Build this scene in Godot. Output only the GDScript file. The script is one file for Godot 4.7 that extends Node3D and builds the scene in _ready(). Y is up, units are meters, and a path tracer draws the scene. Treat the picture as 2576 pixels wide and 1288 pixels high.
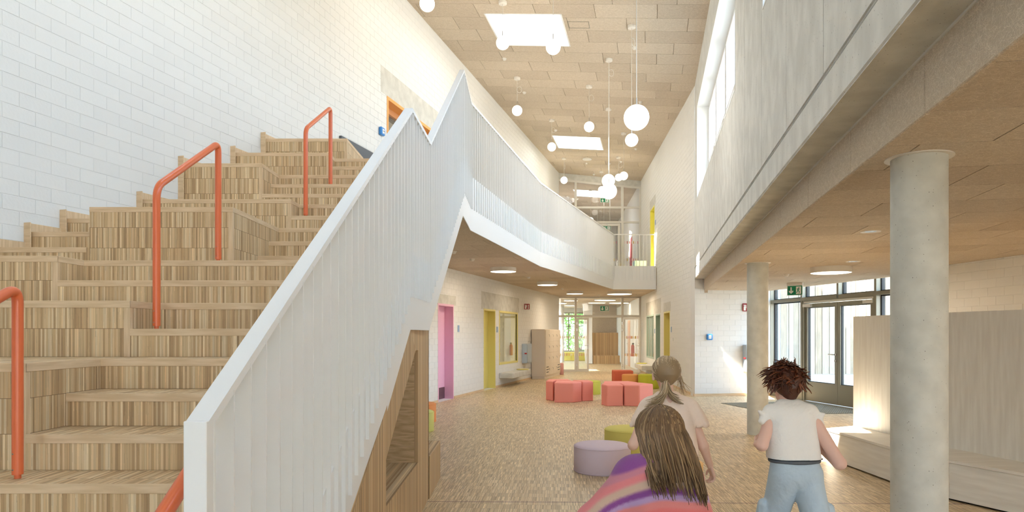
extends Node3D
# School hall with an oak seating stair, a white finned parapet and a concrete entrance wing.
# Camera: 24 mm shift lens, eye height 1.47 m, looking straight along the stair.
const F := 1717.0
const HZ := 841.0
const CX := 1288.0
const EYE := 1.47
const GLOBE_GLOW := 1.6
const GLOBE_E := 0.2
const DISC_GLOW := 2.2
const DISC_E := 1.1
var rng := RandomNumberGenerator.new()
var cnt := {}
var M := {}

func _ready() -> void:
	rng.seed = 20240
	var cam := Camera3D.new()
	cam.name = "camera"
	cam.projection = Camera3D.PROJECTION_FRUSTUM
	cam.near = 0.1
	cam.far = 300.0
	cam.size = 0.1 * 1288.0 / F
	cam.frustum_offset = Vector2(0, 0.1 * (HZ - 644.0) / F)
	cam.position = Vector3(0, EYE, 0)
	add_child(cam)
	cam.current = true

	var we := WorldEnvironment.new()
	we.name = "world"
	var env := Environment.new()
	env.background_mode = Environment.BG_SKY
	var sky := Sky.new()
	var sm := ProceduralSkyMaterial.new()
	sm.sky_top_color = Color(0.645, 0.79, 0.935)
	sm.sky_horizon_color = Color(0.88, 0.92, 0.94)
	sm.ground_horizon_color = Color(0.70, 0.70, 0.67)
	sm.ground_bottom_color = Color(0.5, 0.49, 0.46)
	sm.sun_angle_max = 0.0
	sm.energy_multiplier = 5.8
	sky.sky_material = sm
	env.sky = sky
	env.tonemap_mode = Environment.TONE_MAPPER_LINEAR
	env.tonemap_exposure = 1.82
	env.sdfgi_enabled = true
	env.ssao_enabled = true
	env.ssil_enabled = true
	we.environment = env
	add_child(we)

	var sun := DirectionalLight3D.new()
	sun.name = "sun"
	sun.light_color = Color(1.0, 0.96, 0.90)
	sun.light_energy = 11.0
	sun.light_angular_distance = 0.55
	sun.shadow_enabled = true
	add_child(sun)
	sun.look_at_from_position(Vector3.ZERO, Vector3(5.1, -7.5, -1.76), Vector3.UP)

	make_materials()
	build_shell()
	build_openings_and_rest()

func build_openings_and_rest() -> void:
	build_lamps()
	build_stair()
	build_openings()
	build_furniture()
	build_beyond()
	build_children()

class MB:
	var v := PackedVector3Array()
	var n := PackedVector3Array()
	var uv := PackedVector2Array()
	var c := PackedColorArray()
	var ang := 0.0
	var swap := false
	var off := Vector2.ZERO
	func _uv(p: Vector3, nn: Vector3) -> Vector2:
		var q: Vector2
		if absf(nn.y) > 0.7:
			q = Vector2(p.x, -p.z)
			if ang != 0.0:
				q = q.rotated(ang)
		else:
			var t := Vector3(nn.z, 0, -nn.x).normalized()
			q = Vector2(p.dot(t), p.y)
		if swap:
			q = Vector2(q.y, q.x)
		return q + off
	func tri(a: Vector3, b: Vector3, d: Vector3) -> void:
		var nn := (b - a).cross(d - a).normalized()
		v.append(a); v.append(d); v.append(b)
		for k in 3:
			n.append(nn)
		uv.append(_uv(a, nn)); uv.append(_uv(d, nn)); uv.append(_uv(b, nn))
	func quad(a: Vector3, b: Vector3, d: Vector3, e: Vector3) -> void:
		tri(a, b, d)
		tri(a, d, e)
	func quado(a: Vector3, b: Vector3, d: Vector3, e: Vector3, o: Vector3) -> void:
		if (b - a).cross(d - a).dot(o) < 0.0:
			quad(a, e, d, b)
		else:
			quad(a, b, d, e)
	func trio(a: Vector3, b: Vector3, d: Vector3, o: Vector3) -> void:
		if (b - a).cross(d - a).dot(o) < 0.0:
			tri(a, d, b)
		else:
			tri(a, b, d)
	func box(p: Vector3, q: Vector3) -> void:
		var a := Vector3(minf(p.x, q.x), minf(p.y, q.y), minf(p.z, q.z))
		var b := Vector3(maxf(p.x, q.x), maxf(p.y, q.y), maxf(p.z, q.z))
		quad(Vector3(a.x, a.y, b.z), Vector3(b.x, a.y, b.z), Vector3(b.x, b.y, b.z), Vector3(a.x, b.y, b.z))
		quad(Vector3(b.x, a.y, a.z), Vector3(a.x, a.y, a.z), Vector3(a.x, b.y, a.z), Vector3(b.x, b.y, a.z))
		quad(Vector3(b.x, a.y, b.z), Vector3(b.x, a.y, a.z), Vector3(b.x, b.y, a.z), Vector3(b.x, b.y, b.z))
		quad(Vector3(a.x, a.y, a.z), Vector3(a.x, a.y, b.z), Vector3(a.x, b.y, b.z), Vector3(a.x, b.y, a.z))
		quad(Vector3(a.x, b.y, b.z), Vector3(b.x, b.y, b.z), Vector3(b.x, b.y, a.z), Vector3(a.x, b.y, a.z))
		quad(Vector3(a.x, a.y, a.z), Vector3(b.x, a.y, a.z), Vector3(b.x, a.y, b.z), Vector3(a.x, a.y, b.z))
	func bbox(p: Vector3, q: Vector3, r: float) -> void:
		var m := (p + q) * 0.5
		var h := (q - p).abs() * 0.5
		r = minf(r, minf(h.x, minf(h.y, h.z)) * 0.9)
		var pt := func(s: Vector3, ax: int) -> Vector3:
			var k := h - Vector3(r, r, r)
			k[ax] = h[ax]
			return m + k * s
		for ax in 3:
			for sg: float in [-1.0, 1.0]:
				var o := Vector3.ZERO
				o[ax] = sg
				var l := []
				for w: Vector2 in [Vector2(-1, -1), Vector2(1, -1), Vector2(1, 1), Vector2(-1, 1)]:
					var s := Vector3.ZERO
					s[ax] = sg
					s[(ax + 1) % 3] = w.x
					s[(ax + 2) % 3] = w.y
					l.append(pt.call(s, ax))
				quado(l[0], l[1], l[2], l[3], o)
		for ax in 3:
			var b1 := (ax + 1) % 3
			var b2 := (ax + 2) % 3
			for s1: float in [-1.0, 1.0]:
				for s2: float in [-1.0, 1.0]:
					var lo := Vector3.ZERO
					lo[b1] = s1
					lo[b2] = s2
					var hi := lo
					lo[ax] = -1.0
					hi[ax] = 1.0
					var o2 := lo
					o2[ax] = 0.0
					quado(pt.call(lo, b1), pt.call(hi, b1), pt.call(hi, b2), pt.call(lo, b2), o2)
		for i in 8:
			var s := Vector3(-1.0 if i & 1 else 1.0, -1.0 if i & 2 else 1.0, -1.0 if i & 4 else 1.0)
			trio(pt.call(s, 0), pt.call(s, 1), pt.call(s, 2), s)
	# plan polygon in (x, d) with z = -d; lo and hi are planes h = a + b*x + c*d
	func prism(poly: PackedVector2Array, lo: Vector3, hi: Vector3, caps := 3) -> void:
		var area := 0.0
		for i in poly.size():
			var p := poly[i]
			var q := poly[(i + 1) % poly.size()]
			area += p.x * q.y - q.x * p.y
		var pl := poly
		if area < 0.0:
			pl = poly.duplicate()
			pl.reverse()
		var lo_p := PackedVector3Array()
		var hi_p := PackedVector3Array()
		for p in pl:
			lo_p.append(Vector3(p.x, lo.x + lo.y * p.x + lo.z * p.y, -p.y))
			hi_p.append(Vector3(p.x, hi.x + hi.y * p.x + hi.z * p.y, -p.y))
		for i in pl.size():
			var j := (i + 1) % pl.size()
			quad(lo_p[i], lo_p[j], hi_p[j], hi_p[i])
		var t := Geometry2D.triangulate_polygon(pl)
		for i in range(0, t.size(), 3):
			if caps & 1:
				trio(hi_p[t[i]], hi_p[t[i + 1]], hi_p[t[i + 2]], Vector3.UP)
			if caps & 2:
				trio(lo_p[t[i]], lo_p[t[i + 1]], lo_p[t[i + 2]], Vector3.DOWN)
	# rounded-edge plan prism: the top edge is softened by r
	func cushion(poly: PackedVector2Array, h0: float, h1: float, r: float) -> void:
		var pl := poly
		var area := 0.0
		for i in poly.size():
			area += poly[i].x * poly[(i + 1) % poly.size()].y - poly[(i + 1) % poly.size()].x * poly[i].y
		if area < 0.0:
			pl = poly.duplicate()
			pl.reverse()
		var cen := Vector2.ZERO
		for p in pl:
			cen += p
		cen /= pl.size()
		var rings := [[0.006, h0 + 0.0], [0.0, h0 + 0.008], [0.0, h1 - r], [r * 0.3, h1 - r * 0.3], [r, h1]]
		for k in rings.size() - 1:
			for i in pl.size():
				var a := pl[i]
				var b := pl[(i + 1) % pl.size()]
				var a0 := a + (cen - a).normalized() * float(rings[k][0])
				var b0 := b + (cen - b).normalized() * float(rings[k][0])
				var a1 := a + (cen - a).normalized() * float(rings[k + 1][0])
				var b1 := b + (cen - b).normalized() * float(rings[k + 1][0])
				var y0: float = rings[k][1]
				var y1: float = rings[k + 1][1]
				quad(Vector3(a0.x, y0, -a0.y), Vector3(b0.x, y0, -b0.y), Vector3(b1.x, y1, -b1.y), Vector3(a1.x, y1, -a1.y))
		var top := Vector3(cen.x, h1 + 0.006, -cen.y)
		for i in pl.size():
			var a := pl[i]
			var b := pl[(i + 1) % pl.size()]
			var a1 := a + (cen - a).normalized() * r
			var b1 := b + (cen - b).normalized() * r
			tri(Vector3(a1.x, h1, -a1.y), Vector3(b1.x, h1, -b1.y), top)
	func sv(p: Vector3, nn: Vector3, t: Vector2) -> void:
		v.append(p); n.append(nn); uv.append(t)
	func tube(path: PackedVector3Array, rad, sides := 10, caps := true) -> void:
		var m := path.size()
		var rings := []
		var dirs := PackedVector3Array()
		var up := Vector3.UP
		for i in m:
			var t := (path[mini(i + 1, m - 1)] - path[maxi(i - 1, 0)]).normalized()
			if i == 0:
				up = Vector3.UP if absf(t.y) < 0.9 else Vector3.RIGHT
			up = (up - t * up.dot(t)).normalized()
			var s := t.cross(up)
			var r: float = rad[i] if rad is PackedFloat32Array or rad is Array else rad
			var ring := PackedVector3Array()
			for k in sides:
				var a := TAU * k / sides
				ring.append(up * cos(a) + s * sin(a))
			rings.append([ring, r])
			dirs.append(t)
		for i in m - 1:
			for k in sides:
				var j := (k + 1) % sides
				var n0: Vector3 = rings[i][0][k]
				var n1: Vector3 = rings[i][0][j]
				var n2: Vector3 = rings[i + 1][0][j]
				var n3: Vector3 = rings[i + 1][0][k]
				var p0 := path[i] + n0 * float(rings[i][1])
				var p1 := path[i] + n1 * float(rings[i][1])
				var p2 := path[i + 1] + n2 * float(rings[i + 1][1])
				var p3 := path[i + 1] + n3 * float(rings[i + 1][1])
				sv(p0, n0, Vector2.ZERO); sv(p2, n2, Vector2.ZERO); sv(p1, n1, Vector2.ZERO)
				sv(p0, n0, Vector2.ZERO); sv(p3, n3, Vector2.ZERO); sv(p2, n2, Vector2.ZERO)
		if caps:
			for e: int in [0, m - 1]:
				var o := -dirs[0] if e == 0 else dirs[m - 1]
				for k in sides:
					trio(path[e], path[e] + rings[e][0][k] * float(rings[e][1]), path[e] + rings[e][0][(k + 1) % sides] * float(rings[e][1]), o)
	# profile: points (radius, y) from bottom to top, outside to the right
	func lathe(prof: PackedVector2Array, segs := 32, at := Vector3.ZERO, flat := false) -> void:
		for i in prof.size() - 1:
			var a := prof[i]
			var b := prof[i + 1]
			var e := (b - a).normalized()
			var n0 := Vector2(e.y, -e.x)
			var na := n0
			var nb := n0
			if not flat:
				if i > 0:
					var ep := (a - prof[i - 1]).normalized()
					var np := Vector2(ep.y, -ep.x)
					if np.dot(n0) > 0.6:
						na = (np + n0).normalized()
				if i < prof.size() - 2:
					var en := (prof[i + 2] - b).normalized()
					var nq := Vector2(en.y, -en.x)
					if nq.dot(n0) > 0.6:
						nb = (nq + n0).normalized()
			for k in segs:
				var t0 := TAU * k / segs
				var t1 := TAU * (k + 1) / segs
				var d0 := Vector3(cos(t0), 0, -sin(t0))
				var d1 := Vector3(cos(t1), 0, -sin(t1))
				var p0 := at + d0 * a.x + Vector3.UP * a.y
				var p1 := at + d1 * a.x + Vector3.UP * a.y
				var p2 := at + d1 * b.x + Vector3.UP * b.y
				var p3 := at + d0 * b.x + Vector3.UP * b.y
				var u0 := t0 * a.x
				var u1 := t1 * a.x
				var m0 := d0 * na.x + Vector3.UP * na.y
				var m1 := d1 * na.x + Vector3.UP * na.y
				var m2 := d1 * nb.x + Vector3.UP * nb.y
				var m3 := d0 * nb.x + Vector3.UP * nb.y
				if b.x > 1e-5:
					sv(p0, m0, Vector2(u0, a.y)); sv(p2, m2, Vector2(u1, b.y)); sv(p1, m1, Vector2(u1, a.y))
					sv(p0, m0, Vector2(u0, a.y)); sv(p3, m3, Vector2(u0, b.y)); sv(p2, m2, Vector2(u1, b.y))
				else:
					sv(p0, m0, Vector2(u0, a.y)); sv(p3, m3, Vector2(u0, b.y)); sv(p1, m1, Vector2(u1, a.y))
	func mesh() -> ArrayMesh:
		var a := []
		a.resize(Mesh.ARRAY_MAX)
		a[Mesh.ARRAY_VERTEX] = v
		a[Mesh.ARRAY_NORMAL] = n
		a[Mesh.ARRAY_TEX_UV] = uv
		if c.size() == v.size():
			a[Mesh.ARRAY_COLOR] = c
		var m := ArrayMesh.new()
		m.add_surface_from_arrays(Mesh.PRIMITIVE_TRIANGLES, a)
		return m

func nm(parent: Node, called: String) -> String:
	var k := str(parent.get_instance_id()) + called
	var q: int = cnt.get(k, 0)
	cnt[k] = q + 1
	return called if q == 0 else "%s_%03d" % [called, q]

func part(mesh: Mesh, called: String, mat: Material, parent: Node, xf := Transform3D()) -> MeshInstance3D:
	var o := MeshInstance3D.new()
	o.name = nm(parent, called)
	o.mesh = mesh
	o.material_override = mat
	o.transform = xf
	parent.add_child(o, true)
	return o

func tag(o: Node, label: String, category: String, group := "", kind := "") -> void:
	o.set_meta("label", label)
	o.set_meta("category", category)
	if group:
		o.set_meta("group", group)
	if kind:
		o.set_meta("kind", kind)

func thing(called: String, label: String, category: String, xf := Transform3D(), group := "") -> Node3D:
	var o := Node3D.new()
	o.name = nm(self, called)
	add_child(o, true)
	o.transform = xf
	tag(o, label, category, group)
	return o

func solo(mesh: Mesh, called: String, mat: Material, label: String, category: String, xf := Transform3D(), group := "") -> MeshInstance3D:
	var o := part(mesh, called, mat, self, xf)
	tag(o, label, category, group)
	return o

func struct(mesh: Mesh, called: String, mat: Material, label: String, category: String, xf := Transform3D()) -> MeshInstance3D:
	var o := part(mesh, called, mat, self, xf)
	tag(o, label, category, "", "structure")
	return o

func copy(o: Node3D, called: String, xf: Transform3D, label := "") -> Node3D:
	var r: Node3D = o.duplicate()
	r.name = nm(self, called)
	add_child(r, true)
	r.transform = xf
	if label:
		r.set_meta("label", label)
	return r

func P(x: float, h: float, d: float) -> Vector3:
	return Vector3(x, h, -d)

func at(x: float, h: float, d: float, turn := 0.0) -> Transform3D:
	return Transform3D(Basis(Vector3.UP, turn), Vector3(x, h, -d))

# a frame on the floor at (x, d): local x runs along (dx, dd), local z faces the room to its right-hand side
func frame(x: float, d: float, dx: float, dd: float, h := 0.0) -> Transform3D:
	var bx := Vector3(dx, 0, -dd).normalized()
	return Transform3D(Basis(bx, Vector3.UP, bx.cross(Vector3.UP)), Vector3(x, h, -d))

func mbox(p: Vector3, q: Vector3, bevel := 0.0) -> ArrayMesh:
	var m := MB.new()
	if bevel > 0.0:
		m.bbox(p, q, bevel)
	else:
		m.box(p, q)
	return m.mesh()

func FL(h: float) -> Vector3:
	return Vector3(h, 0, 0)

# ---- materials -------------------------------------------------------------
func mat(col: Color, rough := 0.6, metal := 0.0, tex: Texture2D = null, tile := 1.0, bump: Texture2D = null, bump_cm := 0.0) -> StandardMaterial3D:
	var m := StandardMaterial3D.new()
	m.albedo_color = col
	m.roughness = rough
	m.metallic = metal
	if tex:
		m.albedo_texture = tex
	m.uv1_scale = Vector3(1.0 / tile, 1.0 / tile, 1.0 / tile)
	if bump:
		m.heightmap_enabled = true
		m.heightmap_texture = bump
		m.heightmap_scale = bump_cm
	return m

func grain(tex: Texture2D, tu: float, tv: float, rough: float) -> StandardMaterial3D:
	var m := mat(Color(1, 1, 1), rough, 0, tex)
	m.uv1_scale = Vector3(1.0 / tu, 1.0 / tv, 1)
	return m

func glow(col: Color, e: float) -> StandardMaterial3D:
	var m := mat(Color(0.95, 0.95, 0.93), 0.4)
	m.emission_enabled = true
	m.emission = col
	m.emission_energy_multiplier = e
	return m

func glass(a := 0.06, tint := Color(0.9, 0.95, 0.94)) -> StandardMaterial3D:
	var m := mat(Color(tint.r, tint.g, tint.b, a), 0.02)
	m.transparency = BaseMaterial3D.TRANSPARENCY_ALPHA
	return m

func tex_of(im: Image) -> ImageTexture:
	return ImageTexture.create_from_image(im)

# thin upright oak strips in rows: strips of 8 mm, rows of 0.165 m
func lamella(seed_: int, tones: Array, spread: float, rows := 12) -> ImageTexture:
	var r := RandomNumberGenerator.new()
	r.seed = seed_
	var im := Image.create(2048, 1024, false, Image.FORMAT_RGB8)
	var sw := 6.4
	for row in rows:
		var y0 := int(row * 1024.0 / rows)
		var y1 := int((row + 1) * 1024.0 / rows)
		var shift := r.randi_range(0, 5)
		for s in 321:
			var x0 := int(s * sw) - shift
			var x1 := int((s + 1) * sw) - shift
			var t: Color = tones[r.randi() % tones.size()]
			var k := 1.0 + r.randfn(0.0, spread)
			var col := Color(t.r * k, t.g * k, t.b * k)
			im.fill_rect(Rect2i(x0, y0, x1 - x0, y1 - y0), col)
			for g in 4:
				var gx := r.randi_range(x0, x1 - 1)
				var gy := r.randi_range(y0, y1 - 20)
				var gk := 1.0 + r.randfn(-0.02, 0.06)
				im.fill_rect(Rect2i(gx, gy, 1, mini(r.randi_range(15, 1000 / rows), y1 - gy)), Color(col.r * gk, col.g * gk, col.b * gk))
			if r.randf() < 0.5:
				im.fill_rect(Rect2i(x0, y0, 1, y1 - y0), Color(col.r * 0.86, col.g * 0.84, col.b * 0.8))
		if rows > 1:
			im.fill_rect(Rect2i(0, y0, 2048, 1), Color(0.42, 0.32, 0.2))
	return tex_of(im)

func noise_bytes(size: int, freq: float, seed_: int, oct := 4) -> PackedByteArray:
	var f := FastNoiseLite.new()
	f.noise_type = FastNoiseLite.TYPE_SIMPLEX_SMOOTH
	f.frequency = freq
	f.seed = seed_
	f.fractal_octaves = oct
	var im := f.get_seamless_image(size, size)
	im.convert(Image.FORMAT_L8)
	return im.get_data()

# grain stretched along v (sy < sx) from noise; c0 dark, c1 light
func ramp_tex(size: int, sx: int, sy: int, seed_: int, freq: float, c0: Color, c1: Color, specks := 0, speck_col := Color.BLACK, oct := 4) -> ImageTexture:
	var b := noise_bytes(size, freq, seed_, oct)
	var o := PackedByteArray()
	o.resize(size * size * 3)
	var i := 0
	for y in size:
		var yy := (y * sy / 16) % size * size
		for x in size:
			var t: float = b[yy + (x * sx / 16) % size] / 255.0
			t = clampf((t - 0.5) * 1.6 + 0.5, 0.0, 1.0)
			o[i] = int(255.0 * lerpf(c0.r, c1.r, t))
			o[i + 1] = int(255.0 * lerpf(c0.g, c1.g, t))
			o[i + 2] = int(255.0 * lerpf(c0.b, c1.b, t))
			i += 3
	var im := Image.create_from_data(size, size, false, Image.FORMAT_RGB8, o)
	var r := RandomNumberGenerator.new()
	r.seed = seed_
	for s in specks:
		var w := 1 if r.randf() < 0.8 else 2
		im.fill_rect(Rect2i(r.randi() % (size - 3), r.randi() % (size - 3), w, w if r.randf() < 0.7 else w + 1), speck_col)
	return tex_of(im)

# wood-wool: a felt of short pale fibres, and its relief
func fibre(seed_: int, base: Color, lo: Color, hi: Color, count: int, size: int, flat := 0.0) -> Array:
	var r := RandomNumberGenerator.new()
	r.seed = seed_
	var im := Image.create(size, size, false, Image.FORMAT_RGB8)
	var hm := Image.create(size, size, false, Image.FORMAT_RGB8)
	im.fill(base)
	hm.fill(Color(0.3, 0.3, 0.3))
	for s in count:
		var p := Vector2(r.randf() * size, r.randf() * size)
		var a := r.randf() * TAU
		if r.randf() < flat:
			a = r.randfn(0.0, 0.25) + (PI if r.randf() < 0.5 else 0.0)
		var bend := r.randfn(0.0, 0.03)
		var t := r.randf()
		var col := lo.lerp(hi, t)
		var hh := 0.35 + 0.6 * float(s) / count * r.randf_range(0.6, 1.0)
		for k in r.randi_range(18, 50):
			var x := posmod(int(p.x), size)
			var y := posmod(int(p.y), size)
			im.set_pixel(x, y, col)
			hm.set_pixel(x, y, Color(hh, hh, hh))
			p += Vector2(cos(a), sin(a))
			a += bend
	return [tex_of(im), tex_of(hm)]

func make_materials() -> void:
	var oak := [Color(0.85, 0.74, 0.575), Color(0.81, 0.69, 0.52), Color(0.765, 0.64, 0.475), Color(0.88, 0.79, 0.64), Color(0.825, 0.71, 0.545), Color(0.71, 0.585, 0.425)]
	var lt := lamella(3, oak, 0.035)
	M.lam = mat(Color(1, 1, 1), 0.5, 0, lt, 1.0)
	M.lam.uv1_scale = Vector3(1 / 3.6, 1 / 2.004, 1)
	var ft := lamella(7, [Color(0.84, 0.75, 0.60), Color(0.79, 0.70, 0.55), Color(0.75, 0.655, 0.505), Color(0.88, 0.80, 0.665), Color(0.81, 0.72, 0.57), Color(0.71, 0.615, 0.47)], 0.045)
	M.floor = mat(Color(1, 1, 1), 0.42, 0, ft, 1.0)
	M.floor.uv1_scale = Vector3(1 / 2.56, 1 / 1.68, 1)
	# solid oak: isotropic noise drawn out along the grain by the mapping
	var og := ramp_tex(512, 16, 16, 11, 0.012, Color(0.83, 0.715, 0.56), Color(0.895, 0.79, 0.645))
	M.nosing = grain(og, 0.22, 2.2, 0.5)
	M.trim = grain(og, 2.2, 0.22, 0.5)
	M.clad = mat(Color(0.93, 0.90, 0.86), 0.5, 0, lamella(9, oak, 0.04, 1), 1.0)
	M.clad.uv1_scale = Vector3(1 / 4.5, 1 / 3.0, 1)
	M.clad_h = grain(ramp_tex(512, 16, 16, 19, 0.014, Color(0.72, 0.60, 0.43), Color(0.84, 0.72, 0.55)), 1.4, 0.2, 0.5)
	var bb := ramp_tex(256, 16, 16, 21, 0.03, Color(0.35, 0.35, 0.35), Color(0.65, 0.65, 0.65))
	M.brick = []
	for k in 3:
		var w: float = [0.905, 0.90, 0.91][k]
		M.brick.append(mat(Color(w, w, w * 0.985), 0.7, 0, null, 0.3, bb, 0.12))
	M.mortar = mat(Color(0.89, 0.89, 0.88), 0.85)
	M.plaster = mat(Color(0.88, 0.88, 0.865), 0.85)
	var wl := fibre(5, Color(0.77, 0.71, 0.63), Color(0.81, 0.75, 0.67), Color(0.94, 0.895, 0.825), 14000, 1024, 0.35)
	M.wool = mat(Color(1.0, 1.0, 1.0), 0.95, 0, wl[0], 1.1, wl[1], 0.25)
	M.wool_b = mat(Color(0.96, 0.955, 0.95), 0.95, 0, wl[0], 1.1, wl[1], 0.25)
	var ct := ramp_tex(1024, 16, 16, 31, 0.006, Color(0.82, 0.825, 0.81), Color(0.885, 0.89, 0.875), 1500, Color(0.42, 0.42, 0.40))
	M.conc = grain(ct, 1.7, 2.9, 0.75)
	M.conc_b = mat(Color(0.95, 0.94, 0.92), 0.8, 0, ct, 1.7)
	M.column = mat(Color(1.0, 1.0, 0.98), 0.7, 0, ramp_tex(1024, 16, 16, 37, 0.008, Color(0.775, 0.775, 0.755), Color(0.825, 0.825, 0.805), 900, Color(0.40, 0.39, 0.37)), 1.6)
	M.white = mat(Color(0.945, 0.945, 0.935), 0.45)
	M.frame_white = mat(Color(0.86, 0.85, 0.82), 0.4)
	M.orange = mat(Color(0.90, 0.45, 0.27), 0.28)
	M.grey_steel = mat(Color(0.56, 0.55, 0.49), 0.38, 0.2)
	M.gasket = mat(Color(0.10, 0.11, 0.12), 0.6)
	M.steel = mat(Color(0.75, 0.74, 0.72), 0.25, 1.0)
	M.glass = glass(0.05)
	M.glass_y = glass(0.14, Color(0.93, 0.94, 0.72))
	M.pink = mat(Color(0.93, 0.73, 0.83), 0.4)
	M.kick = mat(Color(0.45, 0.33, 0.38), 0.4, 0.3)
	M.yellow = mat(Color(0.89, 0.84, 0.50), 0.42)
	M.yellow_b = mat(Color(0.93, 0.90, 0.42), 0.42)
	M.sage = mat(Color(0.64, 0.72, 0.66), 0.45)
	M.orange_frame = mat(Color(0.93, 0.66, 0.36), 0.45)
	M.orange_leaf = mat(Color(0.84, 0.60, 0.40), 0.5)
	M.red = mat(Color(0.72, 0.10, 0.12), 0.45)
	M.red_door = mat(Color(0.75, 0.28, 0.33), 0.45)
	M.sign_red = mat(Color(0.60, 0.07, 0.08), 0.4)
	M.sign_green = mat(Color(0.02, 0.52, 0.36), 0.4)
	M.print_white = mat(Color(0.95, 0.95, 0.93), 0.5)
	M.blue = mat(Color(0.25, 0.56, 0.86), 0.35)
	M.blue_plate = mat(Color(0.55, 0.66, 0.79), 0.4)
	M.pale_blue = mat(Color(0.68, 0.80, 0.86), 0.5)
	M.cab_grey = mat(Color(0.70, 0.75, 0.79), 0.4, 0.1)
	M.dark_grey = mat(Color(0.36, 0.38, 0.40), 0.6)
	M.black = mat(Color(0.05, 0.05, 0.05), 0.5)
	var pg := ramp_tex(512, 16, 16, 41, 0.012, Color(0.875, 0.85, 0.80), Color(0.915, 0.895, 0.85))
	M.ply = grain(pg, 0.42, 4.2, 0.55)
	M.ply_h = grain(pg, 4.2, 0.42, 0.55)
	M.locker = mat(Color(0.87, 0.82, 0.75), 0.5)
	M.mat_dark = mat(Color(0.36, 0.35, 0.31), 0.95)
	M.mat_light = mat(Color(0.56, 0.54, 0.47), 0.9)
	M.lamp_body = mat(Color(0.88, 0.86, 0.82), 0.4)
	M.ground = mat(Color(0.62, 0.60, 0.56), 0.95)
	M.board = []
	for k in 4:
		var c0: Color = [Color(0.62, 0.57, 0.49), Color(0.68, 0.63, 0.55), Color(0.64, 0.58, 0.49), Color(0.71, 0.66, 0.58)][k]
		M.board.append(grain(ramp_tex(256, 16, 16, 51 + k, 0.02, c0 * 0.88, c0), 0.25, 2.4, 0.8))
	M.leaf = []
	for k in 3:
		var lm := mat([Color(0.20, 0.42, 0.14), Color(0.30, 0.52, 0.20), Color(0.40, 0.60, 0.28)][k], 0.6)
		lm.backlight_enabled = true
		lm.backlight = Color(0.3, 0.4, 0.15)
		M.leaf.append(lm)
	M.bark = mat(Color(0.34, 0.27, 0.20), 0.9)
# ---- plan of the building (metres; d is the distance straight ahead of the camera) ----
const FLOOR2 := 3.674     # upper floor
const CEIL1 := 2.95       # ceiling under the gallery
const CEILW := 2.52       # ceiling of the entrance wing
const RISER := 0.167
const GDIR := Vector2(0.2007, 0.9797)
const GPER := Vector2(0.9797, -0.2007)
const ROOF := Vector3(7.44, -0.0978, 0.0209)   # underside of the pitched ceiling: h = a + b*x + c*d
const GLASS_D := 26.85
var skylights := [Vector2(0.35, 14.0), Vector2(2.16, 22.2), Vector2(-1.60, 6.39), Vector2(-3.2, -2.4), Vector2(3.55, 30.4)]

func lw(d: float) -> float:        # left wall
	return -5.75 + 0.2826 * d
func rw(d: float) -> float:        # right white wall
	return 3.197 + 0.07 * d
func cw(d: float) -> float:        # concrete wall of the wing
	return 1.06 + 0.2021 * d
func gw(d: float) -> float:        # entrance glazing
	return 9.264 - 0.185 * d

func rect(a: Vector2, ga: Vector2, gb: Vector2, h1: float, h2: float) -> PackedVector2Array:
	return PackedVector2Array([a - ga * h1 - gb * h2, a + ga * h1 - gb * h2, a + ga * h1 + gb * h2, a - ga * h1 + gb * h2])

# wall of box pieces around openings given as [u0, h0, u1, h1]; local z from -thick to z1
func slab(mb: MB, u0: float, u1: float, h0: float, h1: float, thick: float, holes: Array, z1 := 0.0) -> void:
	var us := [u0, u1]
	for o in holes:
		for e: float in [o[0], o[2]]:
			if e > u0 and e < u1:
				us.append(e)
	us.sort()
	for i in us.size() - 1:
		if us[i + 1] - us[i] < 1e-4:
			continue
		var mid: float = (us[i] + us[i + 1]) * 0.5
		var cuts := []
		for o in holes:
			if mid > o[0] and mid < o[2]:
				cuts.append(Vector2(o[1], o[3]))
		cuts.sort_custom(func(a, b): return a.x < b.x)
		var y := h0
		for q: Vector2 in cuts:
			if q.x - y > 1e-3:
				mb.box(Vector3(us[i], y, -thick), Vector3(us[i + 1], q.x, z1))
			y = maxf(y, q.y)
		if h1 - y > 1e-3:
			mb.box(Vector3(us[i], y, -thick), Vector3(us[i + 1], h1, z1))

func brick_face(mb: MB, s: Vector2, z: float, o := Vector3.ZERO, sides := true) -> void:
	var e := 0.0028
	var a := [o + Vector3(0, 0, z - e), o + Vector3(s.x, 0, z - e), o + Vector3(s.x, s.y, z - e), o + Vector3(0, s.y, z - e)]
	var b := [o + Vector3(e, e, z), o + Vector3(s.x - e, e, z), o + Vector3(s.x - e, s.y - e, z), o + Vector3(e, s.y - e, z)]
	mb.quad(b[0], b[1], b[2], b[3])
	for i in 4:
		var j := (i + 1) % 4
		mb.quad(a[i], a[j], b[j], b[i])
		if sides:
			var q: Vector3 = Vector3(0, 0, z - e + 0.012)
			mb.quad(a[i] - q, a[j] - q, a[j], a[i])

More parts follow.
